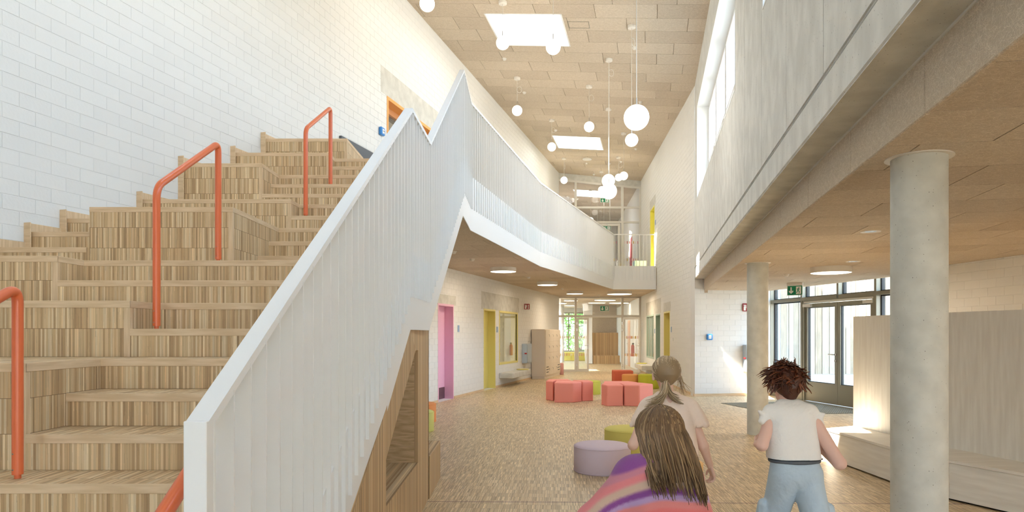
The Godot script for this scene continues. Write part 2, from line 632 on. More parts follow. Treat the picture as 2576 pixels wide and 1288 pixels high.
# painted sand-lime bricks in running bond on the face of a wall; score gives the apparent size (<= 0: not built)
func bricks(parent: Node3D, u0: float, u1: float, h0: float, h1: float, block: Array, score: Callable, most := 300) -> void:
	var bl := 0.29
	var bh := 0.125
	var gap := 0.004
	var list := []
	var row := 0
	var y := h0
	while y < h1 - 0.01:
		var x := u0 - (bl * 0.5 if row % 2 else 0.0)
		while x < u1:
			var rs := [Rect2(Vector2(maxf(x, u0), y), Vector2(minf(x + bl - gap, u1) - maxf(x, u0), minf(bh - gap, h1 - y)))]
			for o in block:
				var q := Rect2(o[0], o[1], o[2] - o[0], o[3] - o[1])
				var out := []
				for r: Rect2 in rs:
					if not r.intersects(q):
						out.append(r)
						continue
					if r.position.x < q.position.x:
						out.append(Rect2(r.position, Vector2(q.position.x - r.position.x, r.size.y)))
					if r.end.x > q.end.x:
						out.append(Rect2(Vector2(q.end.x, r.position.y), Vector2(r.end.x - q.end.x, r.size.y)))
					var xa := maxf(r.position.x, q.position.x)
					var xb := minf(r.end.x, q.end.x)
					if r.position.y < q.position.y:
						out.append(Rect2(Vector2(xa, r.position.y), Vector2(xb - xa, q.position.y - r.position.y)))
					if r.end.y > q.end.y:
						out.append(Rect2(Vector2(xa, q.end.y), Vector2(xb - xa, r.end.y - q.end.y)))
				rs = out
			for r: Rect2 in rs:
				if r.size.x > 0.012 and r.size.y > 0.012:
					var s: float = score.call(r.get_center())
					if s > 0.0:
						list.append([s * (r.size.x * r.size.y) / (bl * bh), r])
			x += bl
		y += bh
		row += 1
	list.sort_custom(func(a, b): return a[0] > b[0])
	var cache := {}
	var rest := MB.new()
	for i in list.size():
		var r: Rect2 = list[i][1]
		if i < most:
			var key := "%.3f_%.3f" % [r.size.x, r.size.y]
			if not cache.has(key):
				var m := MB.new()
				brick_face(m, r.size, 0.0)
				cache[key] = m.mesh()
			part(cache[key], "brick", M.brick[rng.randi() % 3], parent, Transform3D(Basis(), Vector3(r.position.x, r.position.y, 0.0035 + rng.randf() * 0.0018)))
		else:
			brick_face(rest, r.size, 0.0035 + rng.randf() * 0.0018, Vector3(r.position.x, r.position.y, 0), false)
	if rest.v.size():
		var o := part(rest.mesh(), "brick_field", M.brick[0], parent)
		o.set_meta("kind", "stuff")

func apparent(p: Vector3) -> float:
	var d := -p.z
	if d < 0.5:
		return 0.0
	var px := CX + F * p.x / d
	var py := HZ - F * (p.y - EYE) / d
	if px < -40 or px > 2616 or py < -40 or py > 1330:
		return 0.0
	return 1.0 / d

func lintel(called: String, parent: Node3D, u0: float, u1: float, h0: float, h1: float) -> void:
	part(mbox(Vector3(u0, h0, -0.2), Vector3(u1, h1, 0.003)), called, M.conc_b, parent)

# panels of a suspended ceiling in the building's grid, clipped to a region; thin open joints
func panel_field(parent: Node3D, region: PackedVector2Array, cuts: Array, plane: Vector3, orig: Vector2, la: float, lb: float, thick: float, back: MB, back_h: float, show: Callable, most := 300) -> void:
	var lo := Vector2(1e9, 1e9)
	var hi := Vector2(-1e9, -1e9)
	for p in region:
		var q := Vector2((p - orig).dot(GDIR), (p - orig).dot(GPER))
		lo = lo.min(q)
		hi = hi.max(q)
	var i0 := int(floor(lo.x / la))
	var i1 := int(ceil(hi.x / la))
	var up := Vector3(thick, 0, 0)
	var made := []
	for i in range(i0, i1):
		var sh := [0.0, 0.5, 0.2, 0.7][posmod(i, 4)] * lb as float
		for j in range(int(floor((lo.y - sh) / lb)) - 1, int(ceil((hi.y - sh) / lb)) + 1):
			for pass_ in 2:
				var g := 0.004 if pass_ == 0 else 0.0
				var a0 := i * la + g
				var a1 := (i + 1) * la - g
				var b0 := j * lb + sh + g
				var b1 := (j + 1) * lb + sh - g
				var q := PackedVector2Array([orig + GDIR * a0 + GPER * b0, orig + GDIR * a0 + GPER * b1, orig + GDIR * a1 + GPER * b1, orig + GDIR * a1 + GPER * b0])
				var polys := Geometry2D.intersect_polygons(q, region)
				for cut: PackedVector2Array in cuts:
					var nx := []
					for p: PackedVector2Array in polys:
						nx.append_array(Geometry2D.clip_polygons(p, cut))
					polys.assign(nx)
				for p: PackedVector2Array in polys:
					if p.size() < 3 or absf(poly_area(p)) < 0.004:
						continue
					if pass_ == 0:
						made.append([show.call(p), p, i + j * 3])
					else:
						back.prism(p, plane + up, plane + Vector3(back_h, 0, 0))
	made.sort_custom(func(a, b): return a[0] > b[0])
	var rest := MB.new()
	for k in made.size():
		if k < most:
			var m := MB.new()
			m.ang = -0.2021
			m.off = Vector2(rng.randf(), rng.randf())
			m.prism(made[k][1], plane, plane + up)
			part(m.mesh(), "panel", M.wool if rng.randf() < 0.6 else M.wool_b, parent)
		else:
			rest.prism(made[k][1], plane, plane + up)
	if rest.v.size():
		var o := part(rest.mesh(), "panel_field", M.wool, parent)
		o.set_meta("kind", "stuff")

func poly_area(p: PackedVector2Array) -> float:
	var a := 0.0
	for i in p.size():
		a += p[i].cross(p[(i + 1) % p.size()])
	return a * 0.5

func show_near(h: float) -> Callable:
	return func(p: PackedVector2Array) -> float:
		var c := Vector2.ZERO
		for q in p:
			c += q
		c /= p.size()
		return apparent(P(c.x, h, c.y)) * absf(poly_area(p))

func build_shell() -> void:
	# floor of the hall and wing
	var f := MB.new()
	f.ang = 0.0699
	f.prism(PackedVector2Array([Vector2(-9, -6.3), Vector2(9.2, -6.3), Vector2(7.6, 9), Vector2(7.15, 11.6), Vector2(6.25, 16.6), Vector2(6.6, 40.3), Vector2(-2.5, 40.3)]), FL(-0.25), FL(0))
	var fl := struct(f.mesh(), "floor", M.floor, "oak strip parquet floor of the hall", "floor")
	part(mbox(Vector3(-0.78, -0.01, -0.008), Vector3(7.3, 0.0012, 0.0)), "joint_strip", M.kick, fl, frame(0, 5.98, 1, -0.019))

	# left wall of painted bricks
	var L := frame(-5.75, 0, 0.2826, 1.0)
	var k := 1.03916
	var holes := [[14.70 * k, 0.0, 15.60 * k, 2.13], [17.74 * k, 0.0, 18.71 * k, 2.13], [19.05 * k, 0.612, 20.95 * k, 2.136], [12.33 * k, FLOOR2, 14.5 * k, 5.78]]
	var w := MB.new()
	slab(w, -6.4, GLASS_D * k + 0.05, -0.1, 8.6, 0.24, holes, 0.001)
	var wl := struct(w.mesh(), "wall_left", M.mortar, "tall white painted brick wall beside the seating stair", "wall", L)
	var lint := [[14.45 * k, 2.13, 15.75 * k, 2.345], [17.54 * k, 2.13, 21.1 * k, 2.58], [12.1 * k, 5.78, 14.7 * k, 6.25]]
	for q in lint:
		lintel("lintel", wl, q[0], q[2], q[1], q[3])
	var block := holes + lint
	var lvis := func(c: Vector2) -> float:
		var d := c.x / k
		if d < 9.8 and c.y < left_level(d) - 0.05:
			return 0.0
		if d >= 9.8 and c.y < FLOOR2 and c.y > CEIL1:
			return 0.0
		if d >= 9.8 and d < 13.5 and c.y < FLOOR2:
			return 0.02
		return maxf(apparent(L * Vector3(c.x, c.y, 0)), 0.0005)
	bricks(wl, 1.16, GLASS_D * k, 0.0, 8.0, block, lvis)
	# skirting of the lower hall
	for q: Vector2 in [Vector2(10.2, 14.68), Vector2(15.62, 17.72), Vector2(18.73, 26.8)]:
		part(mbox(Vector3(q.x * k, 0, 0.0), Vector3(q.y * k, 0.055, 0.016)), "skirting", M.trim, wl)

	# right wall (white bricks) from the far glass to the corner
	var R := frame(rw(GLASS_D), GLASS_D, -0.07, -1.0)
	var ru := func(d: float) -> float: return (GLASS_D - d) * 1.00245
	var rholes := [[ru.call(20.92), 0.0, ru.call(19.80), 2.14], [ru.call(22.72), 0.0, ru.call(21.70), 2.12], [ru.call(25.1), 0.63, ru.call(23.13), 2.15], [ru.call(24.1), FLOOR2, ru.call(23.0), 5.82]]
	var r := MB.new()
	slab(r, -0.05, ru.call(16.26), -0.1, 8.2, 0.24, rholes, 0.001)
	var wr := struct(r.mesh(), "wall_right", M.mortar, "tall white painted brick wall facing the gallery", "wall", R)
	var rl := [[ru.call(21.0), 2.14, ru.call(19.65), 2.42], [ru.call(25.25), 2.15, ru.call(21.55), 2.62], [ru.call(24.2), 5.82, ru.call(22.75), 6.15]]
	for q in rl:
		lintel("lintel", wr, q[0], q[2], q[1], q[3])
	bricks(wr, 0.0, ru.call(16.182), 0.0, 7.7, rholes + rl, func(c): return apparent(R * Vector3(c.x, c.y, 0)))
	for q: Vector2 in [Vector2(26.8, 22.75), Vector2(21.68, 20.95), Vector2(19.78, 16.19)]:
		part(mbox(Vector3(ru.call(q.x), 0, 0), Vector3(ru.call(q.y), 0.055, 0.016)), "skirting", M.trim, wr)

	# frontal brick wall between the corner and the entrance glazing
	var E := frame(4.33, 16.18, 1.89, 0.26)
	var e := MB.new()
	slab(e, 0.0, 2.0, -0.1, 3.3, 0.24, [], 0.001)
	var we := struct(e.mesh(), "wall_entrance", M.mortar, "short white brick wall with sun patch beside the entrance doors", "wall", E)
	bricks(we, 0.0, 1.9, 0.06, 2.8, [], func(c): return apparent(E * Vector3(c.x, c.y, 0)))
	part(mbox(Vector3(-0.02, 0, 0.0), Vector3(1.9, 0.06, 0.018)), "skirting", M.trim, we)

	# outer wall of the wing on the right: a short return, then bricks coming towards us
	var G := frame(6.51, 11.3, 1.64, -17.5)
	var g := MB.new()
	slab(g, 0.0, 17.7, -0.1, 3.3, 0.24, [], 0.001)
	var wg := struct(g.mesh(), "wall_wing", M.mortar, "white painted brick wall behind the plywood bench backs", "wall", G)
	bricks(wg, 0.0, 8.0, 1.5, 2.52, [], func(c): return apparent(G * Vector3(c.x, c.y, 0)))
	var J := frame(gw(12.2), 12.2, 6.51 - gw(12.2), -0.9)
	struct(mbox(Vector3(0, -0.1, -0.24), Vector3(1.04, 3.3, 0)), "wall_jog", M.plaster, "white wall stub at the end of the entrance glazing", "wall", J)
	# back wall
	var B := frame(8.3, -6.2, -1, 0)
	var b := MB.new()
	slab(b, 0.0, 16.5, -0.1, 8.8, 0.24, [[8.7, 0.4, 10.7, 5.0], [0.6, 0.1, 6.8, 2.45]])
	struct(b.mesh(), "wall_back", M.plaster, "white wall closing the hall behind", "wall", B)
	var bwin := Node3D.new()
	bwin.name = "window_15"
	add_child(bwin)
	bwin.transform = B
	tag(bwin, "tall hall window in the wall behind", "window", "", "structure")
	part(frame_mesh(8.7, 0.4, 10.7, 5.0, 0.07, -0.2, 0.0), "window_frame", M.frame_white, bwin)
	part(mbox(Vector3(9.67, 0.47, -0.18), Vector3(9.73, 4.93, -0.02)), "mullion", M.frame_white, bwin)
	part(mbox(Vector3(8.77, 0.47, -0.1), Vector3(10.63, 4.93, -0.094)), "pane", M.glass, bwin)
	part(frame_mesh(0.6, 0.1, 6.8, 2.45, 0.07, -0.2, 0.0), "window_frame", M.grey_steel, bwin)
	for i in 3:
		part(mbox(Vector3(2.37 + 1.4 * i, 0.17, -0.18), Vector3(2.43 + 1.4 * i, 2.33, -0.02)), "mullion", M.grey_steel, bwin)
	part(mbox(Vector3(0.67, 0.17, -0.1), Vector3(6.73, 2.38, -0.094)), "pane", M.glass, bwin)

	# concrete upper wall of the wing, cast in panels, with a strip window
	var C := frame(4.33, 16.18, -0.2021, -1.0)
	var ck := 1.02022
	var cu := func(d: float) -> float: return (16.18 - d) * ck
	var win := [cu.call(15.3), 4.515, cu.call(8.47), 6.58]
	var win2 := [cu.call(6.4), 4.515, cu.call(-1.0), 6.58]
	var core := MB.new()
	slab(core, 0.0, 22.9, 3.05, 8.6, 0.3, [win, win2], -0.012)
	core.box(Vector3(0, 3.0, -0.3), Vector3(22.9, 3.06, -0.02))
	var wc := struct(core.mesh(), "wall_concrete", M.conc, "fair-faced concrete wall above the entrance wing", "wall", C)
	var us := [0.0]
	for d: float in [12.43, 11.24, 10.05, 8.86, 7.66, 6.49, 5.31, 4.17, 3.0, 1.85, 0.7, -0.5, -1.7, -2.9, -4.1, -5.3]:
		us.append(cu.call(d))
	us.append(22.9)
	for i in us.size() - 1:
		var m := MB.new()
		m.off = Vector2(rng.randf() * 2.0, rng.randf())
		slab(m, us[i] + 0.005, us[i + 1] - 0.005, 3.06, 8.3, 0.012, [win, win2])
		part(m.mesh(), "cast_panel", M.conc, wc)
	# beam under it
	var bm := MB.new()
	bm.bbox(Vector3(0.0, 2.79, -0.22), Vector3(22.9, 3.035, 0.0), 0.012)
	var bo := struct(bm.mesh(), "trim_1", M.conc, "concrete edge beam along the entrance wing", "beam", C)
	bo.set_meta("label", "bright concrete edge beam running along the wing ceiling")
	part(mbox(Vector3(0.0, 2.786, -0.225), Vector3(22.9, 2.792, -0.008)), "soffit", M.conc_b, bo)
	# wood-wool fascia below
	for i in 19:
		part(mbox(Vector3(maxf(0.02, i * 1.2) + 0.003, 2.50, -0.25), Vector3(minf((i + 1) * 1.2, 22.9) - 0.003, 2.785, -0.222), 0.006), "fascia_board", M.wool, bo)
	part(mbox(Vector3(0.0, 2.775, -0.222), Vector3(22.9, 2.787, -0.214)), "edge_profile", M.frame_white, bo)
	part(mbox(Vector3(0.0, 2.45, -0.3), Vector3(0.02, 2.8, -0.222)), "end_board", M.wool, bo)

	# strip window in the concrete wall
	build_strip_window(C, win, 6, "long white strip window set deep in the concrete wall")
	build_strip_window(C, win2, 16, "second white strip window of the concrete wall over the stair foot")

	# roof over the hall
	var hall := PackedVector2Array([Vector2(lw(-6.3) - 0.1, -6.3), Vector2(cw(-6.3) + 0.1, -6.3), Vector2(4.38, 16.18), Vector2(rw(40.3), 40.3), Vector2(1.86, 40.3), Vector2(1.86, 27.0), Vector2(lw(26.9) - 0.03, 26.9)])
	var cuts := []
	for s: Vector2 in skylights:
		cuts.append(rect(s, GPER, GDIR, 0.74, 0.73))
	var back := MB.new()
	var ceil_ := Node3D.new()
	ceil_.name = "ceiling"
	add_child(ceil_)
	tag(ceil_, "pitched pale wood-wool board ceiling high over the hall", "ceiling", "", "structure")
	panel_field(ceil_, hall, cuts, ROOF, Vector2(1.06, 0.1), 0.56, 1.15, 0.025, back, 0.35, show_near(7.5))
	part(back.mesh(), "roof_deck", M.wool, ceil_)
	for i in skylights.size():
		build_skylight(i, skylights[i])

	# upper floor and the ceiling under it
	var slabp := PackedVector2Array([Vector2(lw(8.56) - 0.1, 8.56), Vector2(-0.628, 8.56), Vector2(-0.605, 9.72), Vector2(0.600, 14.86), Vector2(3.33, 22.505), Vector2(rw(22.5), 22.505), Vector2(rw(40.3), 40.3), Vector2(1.5, 40.3), Vector2(1.5, 27.0), Vector2(lw(26.9) - 0.05, 26.9)])
	var u := MB.new()
	u.ang = 0.0699
	u.prism(slabp, FL(3.0), FL(FLOOR2))
	struct(u.mesh(), "floor", M.floor, "oak strip floor of the upper gallery", "floor")
	var c1 := Node3D.new()
	c1.name = nm(self, "ceiling")
	c1.name = "ceiling_001"
	add_child(c1)
	tag(c1, "warm wood-wool board ceiling under the gallery", "ceiling", "", "structure")
	var back1 := MB.new()
	panel_field(c1, slabp, [], FL(CEIL1), Vector2(0, 10), 0.6, 1.2, 0.02, back1, 0.045, show_near(CEIL1))
	part(back1.mesh(), "deck", M.wool, c1)

	# wing ceiling
	var wing := PackedVector2Array([Vector2(1.31 + 0.2021 * 16.3, 16.42), Vector2(1.31 - 0.2021 * 6.3, -6.3), Vector2(8.16, -6.3), Vector2(6.52, 11.3), Vector2(gw(12.2), 12.2), Vector2(gw(16.44), 16.44)])
	var c2 := Node3D.new()
	c2.name = "ceiling_002"
	add_child(c2)
	tag(c2, "low wood-wool board ceiling of the entrance wing", "ceiling", "", "structure")
	var back2 := MB.new()
	panel_field(c2, wing, [], FL(CEILW), Vector2(1.3, 0.3), 0.6, 1.2, 0.02, back2, 0.8, show_near(CEILW))
	part(back2.mesh(), "deck", M.wool, c2)

	# columns
	for q: Array in [[2.42, 4.06, "thick round concrete column standing in front of the plywood bench"], [3.617, 10.05, "round concrete column standing before the entrance doormat"]]:
		var t := thing("concrete_column", q[2], "column", at(q[0], 0, q[1]), "round concrete columns of the wing")
		var m := MB.new()
		m.lathe(PackedVector2Array([Vector2(0.15, 0.0), Vector2(0.15, CEILW + 0.01)]), 48)
		part(m.mesh(), "shaft", M.column, t)
		var c := MB.new()
		c.lathe(PackedVector2Array([Vector2(0.149, CEILW - 0.006), Vector2(0.183, CEILW - 0.006), Vector2(0.183, CEILW + 0.001), Vector2(0.149, CEILW + 0.001)]), 48)
		part(c.mesh(), "collar_ring", M.lamp_body, t)

# which stair level meets the left wall at distance d
func left_level(d: float) -> float:
	var lv := [[8.85, 24], [8.284, 22], [7.465, 20], [6.919, 17], [6.1, 15], [5.78, 14], [5.5, 13], [4.64, 12], [4.06, 10], [3.19, 8], [2.9, 5]]
	for q in lv:
		if d >= q[0]:
			return q[1] * RISER
	return 0.5

func build_skylight(i: int, s: Vector2) -> void:
	var base := ROOF.x + ROOF.y * s.x + ROOF.z * s.y
	var t := Node3D.new()
	t.name = "window_%d" % (i + 1)
	add_child(t)
	tag(t, "square skylight shaft with white linings in the pitched ceiling", "skylight", "roof skylights", "structure")
	var hi := FL(base + 0.95)
	var A := 0.74
	var Bq := 0.73
	for sgn: float in [-1.0, 1.0]:
		var m := MB.new()
		m.prism(rect(s + GPER * sgn * (A + 0.012), GPER, GDIR, 0.016, Bq + 0.028), ROOF - Vector3(0.004, 0, 0), hi)
		part(m.mesh(), "lining", M.white, t)
		var m2 := MB.new()
		m2.prism(rect(s + GDIR * sgn * (Bq + 0.012), GPER, GDIR, A + 0.028, 0.016), ROOF - Vector3(0.004, 0, 0), hi)
		part(m2.mesh(), "lining", M.white, t)
		var m3 := MB.new()
		m3.prism(rect(s + GPER * sgn * (A - 0.03), GPER, GDIR, 0.05, Bq), FL(base + 0.90), FL(base + 0.98))
		part(m3.mesh(), "sash", M.white, t)
		var m4 := MB.new()
		m4.prism(rect(s + GDIR * sgn * (Bq - 0.03), GPER, GDIR, A, 0.05), FL(base + 0.90), FL(base + 0.98))
		part(m4.mesh(), "sash", M.white, t)
	var g := MB.new()
	g.prism(rect(s, GPER, GDIR, A - 0.05, Bq - 0.05), FL(base + 0.935), FL(base + 0.936), 1)
	part(g.mesh(), "pane", M.glass, t)

func build_strip_window(C: Transform3D, win: Array, num: int, lab: String) -> void:
	var t := Node3D.new()
	t.name = "window_%d" % num
	add_child(t)
	t.transform = C
	tag(t, lab, "window", "", "structure")
	var u0: float = win[0]
	var u1: float = win[2]
	var h0: float = win[1]
	var h1: float = win[3]
	var zo := -0.34
	for q: Array in [[u0, h0 - 0.0, u0 + 0.02, h1], [u1 - 0.02, h0, u1, h1], [u0, h1 - 0.02, u1, h1], [u0, h0, u1, h0 + 0.02]]:
		part(mbox(Vector3(q[0], q[1], zo), Vector3(q[2], q[3], 0.004)), "reveal", M.white, t)
	var nb := 4
	for i in nb:
		var a := lerpf(u0 + 0.02, u1 - 0.02, float(i) / nb)
		var b := lerpf(u0 + 0.02, u1 - 0.02, float(i + 1) / nb)
		var s := part(frame_mesh(a, h0 + 0.02, b, h1 - 0.02, 0.06, -0.33, -0.26), "frame", M.white, t)
		part(frame_mesh(a + 0.06, h0 + 0.08, b - 0.06, h0 + 0.75, 0.05, -0.32, -0.245), "sash", M.white, s)
		part(frame_mesh(a + 0.06, h0 + 0.78, b - 0.06, h1 - 0.08, 0.05, -0.32, -0.245), "sash", M.white, s)
		part(mbox(Vector3(a + 0.1, h0 + 0.1, -0.292), Vector3(b - 0.1, h1 - 0.12, -0.288)), "pane", M.glass, s)
		part(mbox(Vector3(b - 0.24, h0 + 0.62, -0.25), Vector3(b - 0.08, h0 + 0.72, -0.21), 0.004), "chain_opener", M.frame_white, t)
	part(mbox(Vector3(u1 - 1.9, h0 + 0.02, -0.24), Vector3(u1 - 1.78, h0 + 0.32, -0.19), 0.01), "crank", M.white, t)

func frame_mesh(u0: float, h0: float, u1: float, h1: float, w: float, z0: float, z1: float, bottom := -1.0) -> ArrayMesh:
	var m := MB.new()
	var wb := w if bottom < 0.0 else bottom
	m.box(Vector3(u0, h0, z0), Vector3(u0 + w, h1, z1))
	m.box(Vector3(u1 - w, h0, z0), Vector3(u1, h1, z1))
	m.box(Vector3(u0 + w, h1 - w, z0), Vector3(u1 - w, h1, z1))
	if wb > 0.0:
		m.box(Vector3(u0 + w, h0, z0), Vector3(u1 - w, h0 + wb, z1))
	return m.mesh()
const PARX := [[1.716, -0.79], [4.93, -0.745], [5.77, -0.715], [8.55, -0.622]]
func par(d: float) -> float:
	for i in PARX.size() - 1:
		if d <= PARX[i + 1][0]:
			return lerpf(PARX[i][1], PARX[i + 1][1], (d - PARX[i][0]) / (PARX[i + 1][0] - PARX[i][0]))
	return PARX[3][1]

# one block of the seating stair: a lamella-clad body, oak nosings along its front and open right side
func step(t: Node3D, xl: float, xr: float, z0: float, z1: float, lv: int, lower: float, wall := false, side := false) -> void:
	var h := lv * RISER
	var n := 0.042
	var b := MB.new()
	b.off = Vector2(rng.randf() * 2.0, 0.0)
	var xl1 := lw(z1) if wall else xl
	var xl0 := lw(z0) if wall else xl
	b.prism(PackedVector2Array([Vector2(xl0, z0), Vector2(xr, z0), Vector2(xr, z1), Vector2(xl1, z1)]), FL(lower), FL(h - 0.0005))
	part(b.mesh(), "step_body", M.lam, t)
	part(mbox(Vector3(xl0 - 0.0, h - n, -(z0 - 0.003)), Vector3(xr + (0.003 if side else 0.0), h, -(z0 + 0.004)), 0.0015), "nosing", M.trim, t)
	if side:
		part(mbox(Vector3(xr - 0.004, h - n, -(z0 - 0.002)), Vector3(xr + 0.003, h, -z1), 0.0015), "side_nosing", M.trim, t)
		if h - lower > 0.3:
			part(mbox(Vector3(xr - 0.035, lower, -(z0 - 0.002)), Vector3(xr + 0.002, h - n, -(z0 + 0.03)), 0.0015), "corner_post", M.nosing, t)

func build_stair() -> void:
	var t := thing("seating_stair", "oak lamella seating staircase rising along the white brick wall", "staircase")
	var R := RISER
	for i in 4:   # lowest steps, full width
		step(t, -5.2, par(1.74 + 0.29 * i), 1.74 + 0.29 * i, 1.74 + 0.29 * (i + 1), i + 1, 0.0, true)
	step(t, 0, par(2.9), 2.9, 3.19, 5, 0.2, true)
	var X := -2.274
	step(t, X, par(3.2), 3.19, 3.48, 6, 0.4)
	step(t, X, par(3.5), 3.48, 3.77, 7, 0.5)
	step(t, 0, X, 3.19, 4.06, 8, 5 * R, true, true)
	step(t, X, par(3.8), 3.77, 4.06, 8, 0.6)
	step(t, X, par(4.1), 4.06, 4.35, 9, 0.9)
	step(t, 0, X, 4.06, 4.64, 10, 8 * R, true, true)
	step(t, X, par(4.4), 4.35, 4.64, 10, 1.1)
	step(t, -3.09, par(4.7), 4.64, 4.93, 11, 1.3)
	step(t, 0, -3.09, 4.64, 5.56, 12, 10 * R, true, true)
	step(t, -3.09, par(4.93), 4.93, 6.15, 12, 1.53)
	step(t, -3.436, -2.272, 5.55, 6.70, 15, 12 * R - 0.01, false, true)
	step(t, 0, -3.43, 5.50, 5.79, 13, 12 * R - 0.1, true)
	step(t, 0, -3.43, 5.78, 6.11, 14, 12 * R - 0.1, true)
	step(t, 0, -3.43, 6.10, 6.92, 15, 12 * R - 0.1, true)
	for i in 10:   # upper flight, walking side
		var z := 6.10 + 0.273 * i
		var lv := 13 + i
		var xl := X
		if lv == 16 or lv == 17:
			xl = -2.24
		elif lv >= 18 and lv <= 20:
			xl = -2.735
		elif lv >= 21:
			xl = -2.22
		if lv == 15:
			xl = -3.43
		if lv < 22:
			step(t, xl, par(z) - 0.01, z, z + 0.275, lv, lv * R - 0.45)
		else:
			step(t, xl, par(z) - 0.02, z, 8.86, lv, lv * R - 0.5)
	step(t, 0, -2.24, 6.919, 7.47, 17, 15 * R, true, true)
	step(t, 0, -2.735, 7.465, 8.29, 20, 17 * R, true, true)
	step(t, 0, -2.22, 8.284, 8.86, 22, 20 * R, true, true)
	step(t, 0, -2.14, 8.85, 9.81, 24, 22 * R - 0.02, true, true)
	# oak skirting that climbs the wall with the levels
	var seg := [[4.64, 5.5, 12, 10], [5.5, 5.78, 13, 12], [5.78, 6.1, 14, 13], [6.1, 6.919, 15, 14], [6.919, 7.465, 17, 15], [7.465, 8.284, 20, 17], [8.284, 8.85, 22, 20], [8.85, 9.81, 24, 22]]
	var k := 1.03916
	var L := frame(-5.75, 0, 0.2826, 1.0)
	for s in seg:
		var h: float = s[2] * R
		part(mbox(Vector3(float(s[0]) * k - 0.012, h - 0.02, 0.002), Vector3(float(s[1]) * k, h + 0.075, 0.024), 0.002), "skirting", M.nosing, t, L)
		part(mbox(Vector3(float(s[0]) * k - 0.022, s[3] * R, 0.002), Vector3(float(s[0]) * k - 0.012, h + 0.075, 0.075), 0.002), "skirting_upright", M.trim, t, L)

	# under-stair wall with a sitting niche
	var n := thing("under_stair_cladding", "oak clad wall under the stair with a slanted sitting niche", "wall cladding")
	var xw := -0.745
	var face := [[Vector2(1.9, 0), Vector2(4.04, 0), Vector2(4.04, 1.03), Vector2(1.9, 0.02)],
		[Vector2(4.04, 0), Vector2(5.42, 0), Vector2(5.42, 0.45), Vector2(4.04, 0.45)],
		[Vector2(4.04, 0.73), Vector2(5.28, 1.345), Vector2(4.97, 1.53), Vector2(4.04, 1.03)],
		[Vector2(5.28, 1.345), Vector2(5.42, 1.345), Vector2(5.42, 1.53), Vector2(4.97, 1.53)],
		[Vector2(5.42, 0), Vector2(6.11, 0), Vector2(6.11, 1.53), Vector2(5.42, 1.53)]]
	for q in face:
		var m := MB.new()
		m.off = Vector2(rng.randf(), 0)
		var a := []
		var b := []
		for p: Vector2 in q:
			a.append(P(xw, p.y, p.x))
			b.append(P(xw - 0.03, p.y, p.x))
		m.quado(a[0], a[1], a[2], a[3], Vector3.RIGHT)
		m.quado(b[0], b[1], b[2], b[3], Vector3.LEFT)
		for i in 4:
			var j := (i + 1) % 4
			m.quad(a[i], a[j], b[j], b[i])
		part(m.mesh(), "cladding_panel", M.clad, n)
	part(mbox(P(-1.35, 0.40, 4.0), P(xw - 0.002, 0.452, 5.44)), "niche_seat", M.clad, n)
	part(mbox(P(-1.37, 0.4, 4.0), P(-1.33, 1.45, 5.44)), "niche_back", M.clad_h, n)
	var fw := MB.new()
	for i in 7:   # end wall of the niche, wide horizontal boards
		fw.box(P(-1.35, 0.452 + i * 0.128, 5.412 + 0.002 * (i % 2)), P(xw - 0.030, 0.452 + i * 0.128 + 0.1275, 5.45))
	part(fw.mesh(), "niche_end", M.clad_h, n)
	part(mbox(P(-1.35, 0.4, 4.0), P(xw - 0.030, 1.0, 4.04)), "niche_cheek", M.clad_h, n)
	var sl := MB.new()
	sl.quado(P(-1.35, 0.735, 4.03), P(xw, 0.735, 4.03), P(xw, 1.35, 5.28), P(-1.35, 1.35, 5.28), Vector3.DOWN)
	sl.quado(P(-1.35, 1.35, 5.28), P(xw, 1.35, 5.28), P(xw, 1.35, 5.45), P(-1.35, 1.35, 5.45), Vector3.DOWN)
	part(sl.mesh(), "niche_lid", M.clad_h, n)
	var end := MB.new()
	end.box(P(-4.0, 0.0, 6.08), P(xw, 1.53, 6.11))
	part(end.mesh(), "end_panel", M.clad, n)
	var blk := MB.new()
	blk.bbox(P(-1.7, 0.0, 6.11), P(-0.735, 0.38, 7.0), 0.003)
	part(blk.mesh(), "bench_block", M.clad, n)

	build_railing()
	build_handrails()

